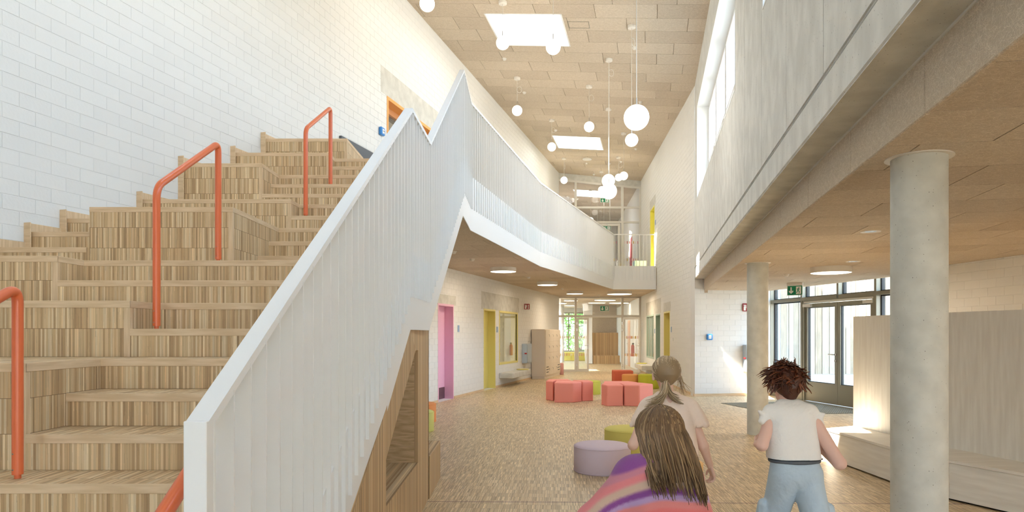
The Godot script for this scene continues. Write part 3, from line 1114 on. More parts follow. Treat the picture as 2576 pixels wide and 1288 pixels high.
func build_railing() -> void:
	# stair parapet: [d, top of rail, fin foot, plate bottom]; the gallery parapet follows in plan
	var hl := 12 * RISER
	var top1 := hl + 1.1
	var s1 := 0.5759
	var s2 := 0.611
	var pts := [
		[-0.790, 1.716, top1 - (4.93 - 1.716) * s1, 0.0, 0.0],
		[-0.745, 4.93, top1, 1.70, 1.51],
		[-0.715, 5.80, top1, 1.72, 1.51],
		[-0.622, 8.52, FLOOR2 + 1.1, 3.26, CEIL1],
		[-0.600, 9.72, FLOOR2 + 1.1, 3.26, CEIL1],
		[0.605, 14.86, FLOOR2 + 1.1, 3.26, CEIL1],
		[3.335, 22.5, FLOOR2 + 1.1, 3.26, CEIL1],
		[4.75, 22.5, FLOOR2 + 1.1, 3.26, CEIL1]]
	var rails := [[0, 3, "white steel stair parapet of upright fins climbing beside the seats", "stair_parapet"], [3, 7, "white steel gallery parapet of upright fins bending across the hall", "gallery_parapet"]]
	var unit := mbox(Vector3(-0.004, 0, -0.03), Vector3(0.004, 1, 0.03))
	for r in rails:
		var t := thing(r[3], r[2], "railing")
		for i in range(r[0], r[1]):
			var a: Array = pts[i]
			var b: Array = pts[i + 1]
			var pa := Vector2(a[0], a[1])
			var pb := Vector2(b[0], b[1])
			var dir := (pb - pa).normalized()
			var len_ := pa.distance_to(pb)
			var nrm := Vector2(dir.y, -dir.x)    # outward: towards the hall
			# cap
			var cap := MB.new()
			strip(cap, pa - nrm * 0.029, pb - nrm * 0.029, pa + nrm * 0.029, pb + nrm * 0.029, a[2] - 0.03, b[2] - 0.03, a[2], b[2])
			part(cap.mesh(), "rail_cap", M.white, t)
			# plate
			var lo_a: float = a[4]
			var lo_b: float = b[4]
			var hi_a: float = FLOOR2 + 0.05
			var hi_b: float = FLOOR2 + 0.05
			if i == 0:
				lo_a = maxf(0.0, 1.503 - (4.93 - 1.716) * s1)
				lo_a = 1.503 - (4.93 - 1.716) * s1
				lo_b = 1.503
				hi_a = lo_a + 0.56
				hi_b = lo_b + 0.56
			elif i == 1:
				lo_a = 1.503
				lo_b = 1.503
				hi_a = 2.06
				hi_b = 2.06
			elif i == 2:
				lo_a = 1.503
				hi_a = 2.10
			var pl := MB.new()
			strip(pl, pa + nrm * 0.000, pb + nrm * 0.000, pa + nrm * 0.012, pb + nrm * 0.012, lo_a, lo_b, hi_a, hi_b)
			part(pl.mesh(), "edge_plate", M.white, t)
			# fins
			var nf := int(len_ / 0.118)
			for k in nf + 1:
				var u := minf(float(k) * 0.118 + (0.03 if i == 0 else 0.05), len_ - 0.01) / len_
				var p := pa.lerp(pb, u)
				var top := lerpf(a[2], b[2], u) - 0.02
				var foot := 0.0
				if i == 0:
					foot = lerpf(lo_a, lo_b, u) + 0.24
				elif i == 1:
					foot = 1.74
				elif i == 2:
					foot = maxf(lerpf(1.503, CEIL1, u) + 0.24, 1.74)
				else:
					foot = 3.26
				foot = maxf(foot, 0.01)
				var bs := Basis(Vector3(dir.x, 0, -dir.y), Vector3(0, top - foot, 0), Vector3(nrm.x, 0, -nrm.y))
				part(unit, "fin", M.white, t, Transform3D(bs, P(p.x, foot, p.y)))
		if r[0] == 0:
			part(mbox(P(-0.819, 0.0, 1.700), P(-0.761, float(pts[0][2]), 1.745), 0.002), "end_post", M.white, t)

# a band between two plan lines with its own heights at both ends
func strip(m: MB, a0: Vector2, b0: Vector2, a1: Vector2, b1: Vector2, la: float, lb: float, ha: float, hb: float) -> void:
	var p := [P(a0.x, la, a0.y), P(b0.x, lb, b0.y), P(b1.x, lb, b1.y), P(a1.x, la, a1.y), P(a0.x, ha, a0.y), P(b0.x, hb, b0.y), P(b1.x, hb, b1.y), P(a1.x, ha, a1.y)]
	var cen := Vector3.ZERO
	for q: Vector3 in p:
		cen += q / 8.0
	for f: Array in [[0, 1, 2, 3], [4, 5, 6, 7], [0, 1, 5, 4], [3, 2, 6, 7], [0, 3, 7, 4], [1, 2, 6, 5]]:
		var fc: Vector3 = (p[f[0]] + p[f[1]] + p[f[2]] + p[f[3]]) / 4.0
		m.quado(p[f[0]], p[f[1]], p[f[2]], p[f[3]], fc - cen)

func bent(pts: PackedVector3Array, r: float, seg := 8) -> PackedVector3Array:
	var o := PackedVector3Array([pts[0]])
	for i in range(1, pts.size() - 1):
		var a := pts[i] + (pts[i - 1] - pts[i]).normalized() * r
		var b := pts[i] + (pts[i + 1] - pts[i]).normalized() * r
		for k in seg + 1:
			var t := float(k) / seg
			o.append(a.lerp(pts[i], t).lerp(pts[i].lerp(b, t), t))
	o.append(pts[pts.size() - 1])
	return o

func build_handrails() -> void:
	var hoops := [
		[-2.19, 2.0, 2 * RISER, -2.18, 3.01, 5 * RISER, 0.845, "orange tubular handrail hoop at the foot of the seating stair"],
		[-2.187, 4.2, 9 * RISER, -2.165, 5.03, 12 * RISER, 0.875, "orange tubular handrail hoop in front of the big seat block"],
		[-2.116, 7.0, 16 * RISER, -2.09, 7.86, 19 * RISER, 0.905, "orange tubular handrail hoop near the top of the stair"]]
	for q in hoops:
		var t := thing("handrail_hoop", q[7], "handrail", Transform3D(), "orange handrail hoops on the stair")
		var m := MB.new()
		m.tube(bent(PackedVector3Array([P(q[0], q[2] + 0.018, q[1]), P(q[0], q[2] + q[6], q[1]), P(q[3], q[5] + q[6], q[4]), P(q[3], q[5] + 0.018, q[4])]), 0.075), 0.0225, 16)
		part(m.mesh(), "tube", M.orange, t)
		for e: Array in [[q[0], q[2], q[1]], [q[3], q[5], q[4]]]:
			var s := MB.new()
			s.lathe(PackedVector2Array([Vector2(0.014, 0.0), Vector2(0.014, 0.022)]), 12)
			part(s.mesh(), "foot_stub", M.orange, t, at(e[0], e[1], e[2]))
			for k in 2:
				var b := MB.new()
				b.lathe(PackedVector2Array([Vector2(0.0, 0.0), Vector2(0.0035, 0.0), Vector2(0.0035, 0.002), Vector2(0.0, 0.002)]), 8)
				part(b.mesh(), "set_screw", M.grey_steel, t, Transform3D(Basis(Vector3.RIGHT, PI / 2), P(e[0] - 0.006, e[1] + 0.04 + 0.07 * k, e[2] - 0.021)))
	var r := thing("inner_handrail", "orange tubular handrail fixed along the inside of the white parapet", "handrail")
	var m2 := MB.new()
	m2.tube(bent(PackedVector3Array([P(-0.90, 0.80, 1.52), P(-0.90, 0.872, 1.52), P(-0.84, 2.004 + 0.83, 4.93), P(-0.81, 2.004 + 0.83, 5.85), P(-0.715, FLOOR2 + 0.85, 8.6), P(-0.712, FLOOR2 + 0.85, 8.8)]), 0.03), 0.0225, 14)
	part(m2.mesh(), "tube", M.orange, r)
	for d: float in [2.2, 3.5, 4.7]:
		var b2 := MB.new()
		var hh := 2.004 + 0.83 - (4.93 - d) * 0.5759
		b2.tube(PackedVector3Array([P(-0.885, hh, d), P(-0.885, hh - 0.06, d), P(par(d) - 0.03, hh - 0.06, d)]), 0.007, 8)
		part(b2.mesh(), "bracket", M.orange, r)
# ---- doors, windows and glass walls ----------------------------------------
func door_in(n: int, fr: Transform3D, u0: float, u1: float, h0: float, h1: float, fm: Material, lm: Material, label: String, kick := false, deep := 0.22, leaf_z := -0.2) -> Node3D:
	var t := Node3D.new()
	t.name = "door_%d" % n
	add_child(t)
	t.transform = fr
	tag(t, label, "door", "", "structure")
	part(frame_mesh(u0 - 0.012, h0, u1 + 0.012, h1 + 0.012, 0.045, -deep, 0.008, 0.0), "door_frame", fm, t)
	var leaf := part(mbox(Vector3(u0 + 0.03, h0 + 0.006, leaf_z - 0.045), Vector3(u1 - 0.03, h1 - 0.03, leaf_z), 0.003), "leaf", lm, t)
	if kick:
		part(mbox(Vector3(u0 + 0.04, h0 + 0.01, leaf_z), Vector3(u1 - 0.04, h0 + 0.27, leaf_z + 0.003)), "kick_plate", M.kick, leaf)
	var hm := MB.new()
	var hx := u0 + 0.12
	hm.tube(bent(PackedVector3Array([Vector3(hx, h0 + 1.03, leaf_z), Vector3(hx, h0 + 1.03, leaf_z + 0.05), Vector3(hx + 0.12, h0 + 1.03, leaf_z + 0.05)]), 0.015, 4), 0.009, 8)
	hm.box(Vector3(hx - 0.02, h0 + 0.9, leaf_z), Vector3(hx + 0.02, h0 + 1.1, leaf_z + 0.006))
	part(hm.mesh(), "handle", M.steel, leaf)
	return t

func room_behind(label: String, fr: Transform3D, u0: float, u1: float, h0: float, h1: float, depth: float, m: Material, lampe: float, win := 0.0) -> void:
	var s := MB.new()
	s.box(Vector3(u0, h0 - 0.1, -depth), Vector3(u1, h0, -0.24))
	s.box(Vector3(u0, h1, -depth), Vector3(u1, h1 + 0.1, -0.24))
	s.box(Vector3(u0 - 0.1, h0 - 0.1, -depth), Vector3(u0, h1 + 0.1, -0.24))
	s.box(Vector3(u1, h0 - 0.1, -depth), Vector3(u1 + 0.1, h1 + 0.1, -0.24))
	slab(s, u0, u1, h0, h1, depth + 0.1, [[u0 + 0.8, h0 + 1.0, u0 + 0.8 + win, h1 - 0.5]] if win > 0.0 else [], -depth)
	struct(s.mesh(), "wall_room", m, label, "room", fr)
	if lampe > 0.0:
		var t := thing("ceiling_lamp", "flat round lamp in the " + label, "lamp", fr * Transform3D(Basis(), Vector3((u0 + u1) / 2, h1, -depth * 0.5)))
		disc_parts(t, 0.28, 0.05, lampe)

func disc_parts(t: Node3D, r: float, hh: float, e: float) -> void:
	var b := MB.new()
	b.lathe(PackedVector2Array([Vector2(r - 0.008, -hh), Vector2(r, -hh + 0.002), Vector2(r, 0.0), Vector2(0.0, 0.0)]), 48)
	part(b.mesh(), "housing", M.lamp_body, t)
	var g := MB.new()
	g.lathe(PackedVector2Array([Vector2(0.0, -hh - 0.004), Vector2(r - 0.03, -hh - 0.004), Vector2(r - 0.008, -hh)]), 48)
	part(g.mesh(), "lamp_diffuser", M.disc_glow, t)
	var l := AreaLight3D.new()
	l.name = "lamp_light"
	l.area_size = Vector2(r * 1.7, r * 1.7)
	l.light_color = Color(1.0, 0.91, 0.79)
	l.light_energy = e
	l.shadow_enabled = true
	l.area_range = 30.0
	l.transform = Transform3D(Basis(Vector3.RIGHT, -PI / 2), Vector3(0, -hh - 0.02, 0))
	t.add_child(l)

func window_in(n: int, fr: Transform3D, u0: float, u1: float, h0: float, h1: float, fm: Material, gm: Material, label: String, parts := 1) -> void:
	var t := Node3D.new()
	t.name = "window_%d" % n
	add_child(t)
	t.transform = fr
	tag(t, label, "window", "", "structure")
	part(frame_mesh(u0, h0, u1, h1, 0.055, -0.2, 0.012), "window_frame", fm, t)
	for i in parts:
		var a := lerpf(u0 + 0.055, u1 - 0.055, float(i) / parts)
		var b := lerpf(u0 + 0.055, u1 - 0.055, float(i + 1) / parts)
		part(mbox(Vector3(a, h0 + 0.055, -0.03), Vector3(b, h1 - 0.055, -0.022)), "pane", gm, t)
		if i > 0:
			part(mbox(Vector3(a - 0.03, h0 + 0.055, -0.06), Vector3(a + 0.03, h1 - 0.055, 0.0)), "mullion", fm, t)
	part(mbox(Vector3(u1 - 0.075, h0 + 0.055, -0.02), Vector3(u1 - 0.055, h1 - 0.055, -0.008)), "seal", M.black, t)

# green escape sign: arrow down and a running figure through a white door
func exit_sign(label: String, xf: Transform3D, w: float, h: float, hang := 0.0) -> void:
	var t := thing("exit_sign", label, "sign", xf)
	part(mbox(Vector3(-w / 2, 0, -0.012), Vector3(w / 2, h, 0.0), 0.002), "board", M.sign_green, t)
	part(frame_mesh(-w / 2 - 0.006, -0.006, w / 2 + 0.006, h + 0.006, 0.008, -0.014, 0.001), "rim", M.print_white, t)
	if hang > 0.0:
		for sx: float in [-0.4, 0.4]:
			part(mbox(Vector3(w * sx - 0.004, h, -0.010), Vector3(w * sx + 0.004, hang, -0.002)), "hanger", M.lamp_body, t)
	var a := MB.new()
	var ax := -w * 0.25
	var q := h / 0.19
	a.box(Vector3(ax - 0.013 * q, h * 0.42, 0), Vector3(ax + 0.013 * q, h * 0.85, 0.0015))
	for pr: Array in [[ax - 0.045 * q, h * 0.5, ax, h * 0.14], [ax + 0.045 * q, h * 0.5, ax, h * 0.14]]:
		a.quado(Vector3(pr[0], pr[1], 0.0015), Vector3(pr[0], pr[1] - 0.03 * q, 0.0015), Vector3(pr[2], pr[3], 0.0015), Vector3(pr[2], pr[3] + 0.05 * q, 0.0015), Vector3.BACK)
	part(a.mesh(), "arrow", M.print_white, t)
	part(mbox(Vector3(w * 0.08, h * 0.1, 0), Vector3(w * 0.42, h * 0.9, 0.0012)), "door_symbol", M.print_white, t)
	var f := MB.new()
	var c := Vector3(w * 0.24, h * 0.5, 0.0022)
	f.lathe(PackedVector2Array([Vector2(0.0, 0.0), Vector2(0.011 * q, 0.0), Vector2(0.0, 0.001)]), 12)
	for i in f.v.size():
		f.v[i] = Vector3(f.v[i].x, f.v[i].z, f.v[i].y) + c + Vector3(0.008, 0.052, 0) * q
		f.n[i] = Vector3.BACK
	for pr: Array in [[0, 0.038, -0.012, -0.005, 0.011], [-0.012, 0, 0.022, -0.03, 0.007], [0.022, -0.03, 0.012, -0.062, 0.006], [-0.012, -0.002, -0.022, -0.035, 0.007], [-0.022, -0.035, -0.045, -0.045, 0.006], [0, 0.03, 0.03, 0.015, 0.005], [-0.002, 0.03, -0.033, 0.022, 0.005]]:
		var p0 := c + Vector3(pr[0], pr[1], 0) * q
		var p1 := c + Vector3(pr[2], pr[3], 0) * q
		var s: Vector3 = (p1 - p0).cross(Vector3.BACK).normalized() * float(pr[4]) * q
		f.quado(p0 - s, p1 - s, p1 + s, p0 + s, Vector3.BACK)
	part(f.mesh(), "running_figure", M.sign_green, t)

# red fire-extinguisher sign
func fire_sign(label: String, xf: Transform3D, s: float, called := "fire_sign") -> void:
	var t := thing(called, label, "sign", xf)
	part(mbox(Vector3(0, 0, -0.012), Vector3(s, s, 0.0), 0.002), "board", M.sign_red, t)
	var a := MB.new()
	a.box(Vector3(s * 0.14, s * 0.10, 0), Vector3(s * 0.42, s * 0.62, 0.0012))
	a.box(Vector3(s * 0.22, s * 0.62, 0), Vector3(s * 0.34, s * 0.74, 0.0012))
	a.box(Vector3(s * 0.10, s * 0.74, 0), Vector3(s * 0.46, s * 0.82, 0.0012))
	a.quado(Vector3(s * 0.36, s * 0.82, 0.0012), Vector3(s * 0.46, s * 0.82, 0.0012), Vector3(s * 0.50, s * 0.40, 0.0012), Vector3(s * 0.45, s * 0.40, 0.0012), Vector3.BACK)
	for k in 3:   # flames
		var y := s * (0.12 + 0.26 * k)
		a.trio(Vector3(s * 0.6, y, 0.0012), Vector3(s * 0.86, y, 0.0012), Vector3(s * 0.78, y + s * 0.24, 0.0012), Vector3.BACK)
	part(a.mesh(), "symbol", M.print_white, t)

func build_openings() -> void:
	var L := frame(-5.75, 0, 0.2826, 1.0)
	var k := 1.03916
	door_in(1, L, 14.70 * k, 15.60 * k, 0, 2.13, M.pink, M.pink, "pink door in a deep pink frame in the white brick wall", true)
	door_in(2, L, 17.74 * k, 18.71 * k, 0, 2.13, M.yellow, M.yellow, "yellow door in a deep yellow frame beside the yellow window")
	window_in(7, L, 19.05 * k, 20.95 * k, 0.612, 2.136, M.yellow, M.glass_y, "large yellow framed interior window above the concrete wall bench")
	room_behind("classroom behind the yellow window", L, 16.9 * k, 24.5 * k, 0.0, 2.8, 4.5, M.plaster, 1.6)
	solo(mbox(Vector3(20.3 * k, 0.0, -1.3), Vector3(21.0 * k, 2.2, -0.9), 0.01), "tall_cupboard", M.yellow_b, "yellow cupboard seen through the yellow framed window", "cupboard", L)
	# wide orange framed opening upstairs
	var t := Node3D.new()
	t.name = "door_3"
	add_child(t)
	t.transform = L
	tag(t, "orange framed glazed door on the upper gallery under a concrete lintel", "door", "", "structure")
	part(frame_mesh(12.33 * k, FLOOR2, 14.5 * k, 5.78, 0.06, -0.22, 0.012, 0.0), "door_frame", M.orange_frame, t)
	part(frame_mesh(12.33 * k + 0.06, FLOOR2, 13.4 * k, 5.72, 0.11, -0.24, -0.18, 0.15), "leaf", M.orange_leaf, t)
	part(frame_mesh(13.4 * k, FLOOR2, 14.5 * k - 0.06, 5.72, 0.08, -0.24, -0.18, 0.15), "side_light", M.orange_leaf, t)
	part(mbox(Vector3(12.33 * k + 0.17, FLOOR2 + 0.15, -0.212), Vector3(14.4 * k, 5.62, -0.206)), "pane", M.glass, t)
	room_behind("upper classroom behind the orange door", L, 11.6 * k, 16.5 * k, FLOOR2, 6.4, 4.5, M.plaster, 1.6)
	part(mbox(Vector3(12.9 * k, 5.55, -0.3), Vector3(13.3 * k, 5.62, -0.24)), "door_closer", M.black, t)

	var R := frame(rw(GLASS_D), GLASS_D, -0.07, -1.0)
	var ru := func(d: float) -> float: return (GLASS_D - d) * 1.00245
	door_in(4, R, ru.call(20.92), ru.call(19.80), 0, 2.14, M.yellow, M.yellow, "yellow door recessed in the white brick wall below a small lintel")
	door_in(5, R, ru.call(22.72), ru.call(21.70), 0, 2.12, M.sage, M.sage, "sage green door in the white brick wall beside the yellow door")
	window_in(8, R, ru.call(25.1), ru.call(23.13), 0.63, 2.15, M.sage, M.glass, "sage framed interior window above the far concrete bench", 3)
	room_behind("room behind the sage window", R, ru.call(26.3), ru.call(19.0), 0.0, 2.7, 3.0, M.plaster, 0.8)
	door_in(6, R, ru.call(24.1), ru.call(23.0), FLOOR2, 5.82, M.yellow_b, M.yellow_b, "bright yellow door on the upper gallery beside the glass wall")
	build_far_glass()
	build_entrance()

func build_far_glass() -> void:
	var Fr := frame(0, GLASS_D, 1, 0)
	var xs := [[1.79, 1.845], [2.458, 2.546], [4.294, 4.386], [4.999, 5.082]]
	# lower glass wall
	var t := Node3D.new()
	t.name = "window_9"
	add_child(t)
	t.transform = Fr
	tag(t, "cream framed glass partition with open doors at the end of the hall", "glass wall", "", "structure")
	for x in xs:
		part(mbox(Vector3(x[0], 0, -0.05), Vector3(x[1], 2.95, 0.03)), "mullion", M.frame_white, t)
	for i in 3:
		var a: float = xs[i][1]
		var b: float = xs[i + 1][0]
		part(mbox(Vector3(a, 2.89, -0.05), Vector3(b, 2.95, 0.03)), "head_rail", M.frame_white, t)
		part(mbox(Vector3(a, 2.14, -0.05), Vector3(b, 2.225, 0.035)), "transom", M.frame_white, t)
		part(mbox(Vector3(a, 2.225, -0.012), Vector3(b, 2.89, -0.006)), "pane", M.glass, t)
		if i != 1:
			part(mbox(Vector3(a, 0, -0.05), Vector3(b, 0.09, 0.03)), "bottom_rail", M.frame_white, t)
			var p := part(mbox(Vector3(a, 0.09, -0.012), Vector3(b, 2.14, -0.006)), "pane", M.glass, t)
			markers(p, a + 0.05, b - 0.05, 1.30, 0.0)
			markers(p, a + 0.05, b - 0.05, 0.62, 0.0)
	part(mbox(Vector3(2.6, 2.13, 0.03), Vector3(4.3, 2.19, 0.08), 0.004), "door_closer", M.frame_white, t)
	# narrow standing leaf
	var d1 := Node3D.new()
	d1.name = "door_7"
	add_child(d1)
	d1.transform = frame(2.55, GLASS_D, 1, 0)
	tag(d1, "narrow cream framed glass door leaf with coloured decals", "door", "", "structure")
	glass_leaf(d1, 0.47, 2.12)
	var d2 := Node3D.new()
	d2.name = "door_8"
	add_child(d2)
	d2.transform = frame(4.37, GLASS_D - 0.05, 0.50, -0.84)
	tag(d2, "wide cream framed glass door leaf swung open at the far partition", "door", "", "structure")
	glass_leaf(d2, 0.98, 2.12)
	exit_sign("green escape route sign on the lower glass partition", Fr * Transform3D(Basis(), Vector3(3.63, 2.39, 0.06)), 0.33, 0.19)

	# upper glass wall under a concrete header
	var u := Node3D.new()
	u.name = "window_10"
	add_child(u)
	u.transform = Fr
	tag(u, "cream framed glass partition on the upper gallery with sloping head", "glass wall", "", "structure")
	var hd := func(x: float) -> float: return 7.58 - 0.099 * (x - 1.84)
	for x in xs:
		part(mbox(Vector3(x[0], FLOOR2, -0.05), Vector3(x[1], hd.call(x[1]), 0.03)), "mullion", M.frame_white, u)
	for i in 3:
		var a: float = xs[i][1]
		var b: float = xs[i + 1][0]
		var m := MB.new()
		strip2(m, a, b, hd.call(a) - 0.07, hd.call(b) - 0.07, hd.call(a), hd.call(b), -0.05, 0.03)
		part(m.mesh(), "head_rail", M.frame_white, u)
		for h: float in [6.42, 5.84]:
			part(mbox(Vector3(a, h, -0.05), Vector3(b, h + 0.075, 0.03)), "transom", M.frame_white, u)
		part(mbox(Vector3(a, FLOOR2, -0.05), Vector3(b, FLOOR2 + 0.09, 0.03)), "bottom_rail", M.frame_white, u)
		var g := MB.new()
		strip2(g, a, b, FLOOR2 + 0.09, FLOOR2 + 0.09, hd.call(a) - 0.07, hd.call(b) - 0.07, -0.012, -0.006)
		var p := part(g.mesh(), "pane", M.glass, u)
		markers(p, a + 0.05, b - 0.05, FLOOR2 + 1.36, 0.0)
		markers(p, a + 0.05, b - 0.05, FLOOR2 + 0.68, 0.0)
	part(frame_mesh(3.2, FLOOR2, 4.25, 5.82, 0.09, -0.02, 0.05, 0.09), "door_leaf", M.frame_white, u)
	part(mbox(Vector3(3.75, 5.72, 0.05), Vector3(4.18, 5.79, 0.10), 0.004), "door_closer", M.frame_white, u)
	var hb := MB.new()
	strip2(hb, 1.75, 5.1, hd.call(1.75), hd.call(5.1), hd.call(1.75) + 0.4, hd.call(5.1) + 0.4, -0.1, 0.0)
	part(hb.mesh(), "concrete_header", M.conc_b, u)
	# slab edge between both partitions
	struct(mbox(Vector3(1.5, 2.95, -0.1), Vector3(5.1, 3.68, -0.02)), "trim_2", M.plaster, "floor edge between the two glass partitions", "trim", Fr)
	exit_sign("green escape route sign hanging high at the upper glass partition", Fr * Transform3D(Basis(), Vector3(3.64, 6.65, 0.06)), 0.33, 0.16)
	exit_sign("green escape route sign seen through the upper glass door", frame(4.2, 30.2, 1, 0) * Transform3D(Basis(), Vector3(0, 6.1, 0)), 0.33, 0.16, 1.62)

func strip2(m: MB, a: float, b: float, la: float, lb: float, ha: float, hb: float, z0: float, z1: float) -> void:
	var p := [Vector3(a, la, z1), Vector3(b, lb, z1), Vector3(b, hb, z1), Vector3(a, ha, z1), Vector3(a, la, z0), Vector3(b, lb, z0), Vector3(b, hb, z0), Vector3(a, ha, z0)]
	m.quad(p[0], p[1], p[2], p[3])
	m.quad(p[5], p[4], p[7], p[6])
	m.quad(p[3], p[2], p[6], p[7])
	m.quad(p[4], p[5], p[1], p[0])
	m.quad(p[4], p[0], p[3], p[7])
	m.quad(p[1], p[5], p[6], p[2])

# small coloured safety decals on a pane
func markers(p: Node3D, a: float, b: float, h: float, z: float) -> void:
	var cols := [Color(0.86, 0.50, 0.48), Color(0.88, 0.64, 0.32), Color(0.93, 0.87, 0.80), Color(0.86, 0.74, 0.38), Color(0.92, 0.84, 0.78), Color(0.90, 0.66, 0.70)]
	if not M.has("decal0"):
		for i in 6:
			M["decal%d" % i] = mat(cols[i], 0.6)
	var x := a
	var i := rng.randi() % 6
	while x < b:
		part(mbox(Vector3(x, h, z - 0.001), Vector3(x + 0.03, h + 0.10, z + 0.001)), "decal", M["decal%d" % (i % 6)], p)
		x += 0.083
		i += 1

func glass_leaf(t: Node3D, w: float, h: float) -> void:
	part(frame_mesh(0, 0.008, w, h, 0.075, -0.03, 0.03, 0.10), "leaf_frame", M.frame_white, t)
	var p := part(mbox(Vector3(0.075, 0.10, -0.004), Vector3(w - 0.075, h - 0.075, 0.002)), "pane", M.glass, t)
	markers(p, 0.1, w - 0.12, 1.30, 0.004)
	markers(p, 0.1, w - 0.12, 0.62, 0.004)
	var m := MB.new()
	m.tube(bent(PackedVector3Array([Vector3(w - 0.04, 1.03, 0.03), Vector3(w - 0.04, 1.03, 0.08), Vector3(w - 0.17, 1.03, 0.08)]), 0.02, 4), 0.010, 8)
	m.box(Vector3(w - 0.06, 0.88, 0.03), Vector3(w - 0.02, 1.1, 0.036))
	part(m.mesh(), "handle", M.steel, t)
	for y: float in [0.25, 1.65, 1.9]:
		part(mbox(Vector3(-0.02, y - 0.06, 0.02), Vector3(0.02, y + 0.06, 0.05), 0.005), "hinge", M.steel, t)

func build_entrance() -> void:
	# glazing runs from the brick wall towards us; local x comes nearer, z faces the hall
	var T := frame(gw(16.46), 16.46, 0.185, -1.0)
	var k := 1.01697
	var u := func(d: float) -> float: return (16.46 - d) * k
	var t := Node3D.new()
	t.name = "window_11"
	add_child(t)
	t.transform = T
	tag(t, "grey metal framed entrance glazing under the wing ceiling", "glazing", "", "structure")
	var z0 := -0.16
	var ms := [16.46, 15.22, 14.0, 12.92, 12.2]
	for i in ms.size():
		var c: float = u.call(ms[i])
		var h0 := 2.28 if i == 2 else 0.0
		part(mbox(Vector3(c - 0.03, h0, z0), Vector3(c + 0.03, 3.0, 0.0)), "mullion", M.grey_steel, t)
	for i in 4:
		var a: float = u.call(ms[i]) + 0.03
		var b: float = u.call(ms[i + 1]) - 0.03
		part(mbox(Vector3(a, 2.215, z0), Vector3(b, 2.285, 0.0)), "transom", M.grey_steel, t)
		part(mbox(Vector3(a, 2.285, -0.13), Vector3(b, 3.0, -0.124)), "pane", M.glass, t)
		part(frame_mesh(a, 2.285, b, 3.0, 0.022, z0 - 0.02, -0.10), "pane_frame", M.gasket, t)
		if i == 0 or i == 3:
			part(mbox(Vector3(a, 0.0, -0.14), Vector3(b, 0.42, -0.02)), "sill_panel", M.grey_steel, t)
			part(mbox(Vector3(a, 0.42, -0.13), Vector3(b, 2.215, -0.124)), "pane", M.glass, t)
			part(frame_mesh(a, 0.42, b, 2.215, 0.022, z0 - 0.02, -0.10), "pane_frame", M.gasket, t)
	# double door
	var d0: float = u.call(15.19)
	var d1: float = u.call(12.95)
	var dm := (d0 + d1) / 2 + 0.02
	part(frame_mesh(d0, 0, d1, 2.215, 0.06, -0.15, -0.01, 0.0), "door_frame", M.grey_steel, t)
	var n := 12
	for q: Array in [[d0 + 0.06, dm - 0.004, 1.0], [dm + 0.004, d1 - 0.06, -1.0]]:
		var dr := Node3D.new()
		dr.name = "door_%d" % n
		n += 1
		add_child(dr)
		dr.transform = T
		tag(dr, "grey metal entrance door leaf with lever handle and steel kick panel" if q[2] > 0 else "grey metal entrance door leaf partly hidden by the plywood bench back", "door", "", "structure")
		part(frame_mesh(q[0], 0.01, q[1], 2.14, 0.085, -0.13, -0.04, 0.42), "leaf_frame", M.grey_steel, dr)
		part(mbox(Vector3(q[0] + 0.085, 0.42, -0.09), Vector3(q[1] - 0.085, 2.06, -0.082)), "pane", M.glass, dr)
		part(frame_mesh(q[0] + 0.083, 0.43, q[1] - 0.083, 2.058, 0.012, -0.11, -0.06), "gasket", M.gasket, dr)
		var hx: float = q[1] - 0.045 if q[2] > 0 else q[0] + 0.045
		if q[2] > 0:
			var m := MB.new()
			m.tube(bent(PackedVector3Array([Vector3(hx, 1.05, -0.04), Vector3(hx, 1.05, 0.03), Vector3(hx - 0.15, 1.05, 0.03)]), 0.02, 5), 0.011, 10)
			m.lathe(PackedVector2Array([Vector2(0, -0.02), Vector2(0.026, -0.02), Vector2(0.026, 0.02), Vector2(0, 0.02)]), 16, Vector3(hx, 1.05, -0.03))
			m.lathe(PackedVector2Array([Vector2(0, -0.02), Vector2(0.026, -0.02), Vector2(0.026, 0.02), Vector2(0, 0.02)]), 16, Vector3(hx, 0.92, -0.03))
			part(m.mesh(), "handle", M.steel, dr)
		var c0: float = q[0] - 0.02 if q[2] > 0 else q[1] - 0.24
		part(mbox(Vector3(c0, 2.07, -0.04), Vector3(c0 + 0.28, 2.135, 0.02), 0.004), "door_closer", M.frame_white, dr)
	part(mbox(Vector3(d0 + 0.06, 2.155, -0.04), Vector3(d1 - 0.03, 2.19, -0.005), 0.003), "closer_rail", M.frame_white, t)
	exit_sign("green escape route sign hanging from the wing ceiling by the entrance", Transform3D(Basis(Vector3.UP, -0.75), P(5.76, 2.27, 13.9)), 0.3, 0.19)
	solo(mbox(Vector3(-0.16, 2.468, -0.02), Vector3(0.16, 2.52, 0.01), 0.004), "sign_bracket", M.lamp_body, "pale bracket holding the escape sign under the wing ceiling", "bracket", Transform3D(Basis(Vector3.UP, -0.75), P(5.76, 0, 13.9)))

	# entrance mat
	var mp := PackedVector2Array([Vector2(4.45, 14.55), Vector2(4.87, 12.45), Vector2(gw(12.45) - 0.1, 12.75), Vector2(gw(14.9) - 0.1, 14.95)])
	var mm := MB.new()
	mm.prism(mp, FL(-0.012), FL(0.004))
	var mt := solo(mm.mesh(), "entrance_mat", M.mat_dark, "dark ribbed entrance doormat let into the floor before the doors", "doormat")
	var mr := MB.new()
	for i in 40:
		var f0 := float(i) / 40.0 + 0.006
		var f1 := f0 + 0.012
		mr.prism(PackedVector2Array([mp[0].lerp(mp[1], f0), mp[0].lerp(mp[1], f1), mp[3].lerp(mp[2], f1), mp[3].lerp(mp[2], f0)]), FL(0.0), FL(0.009))
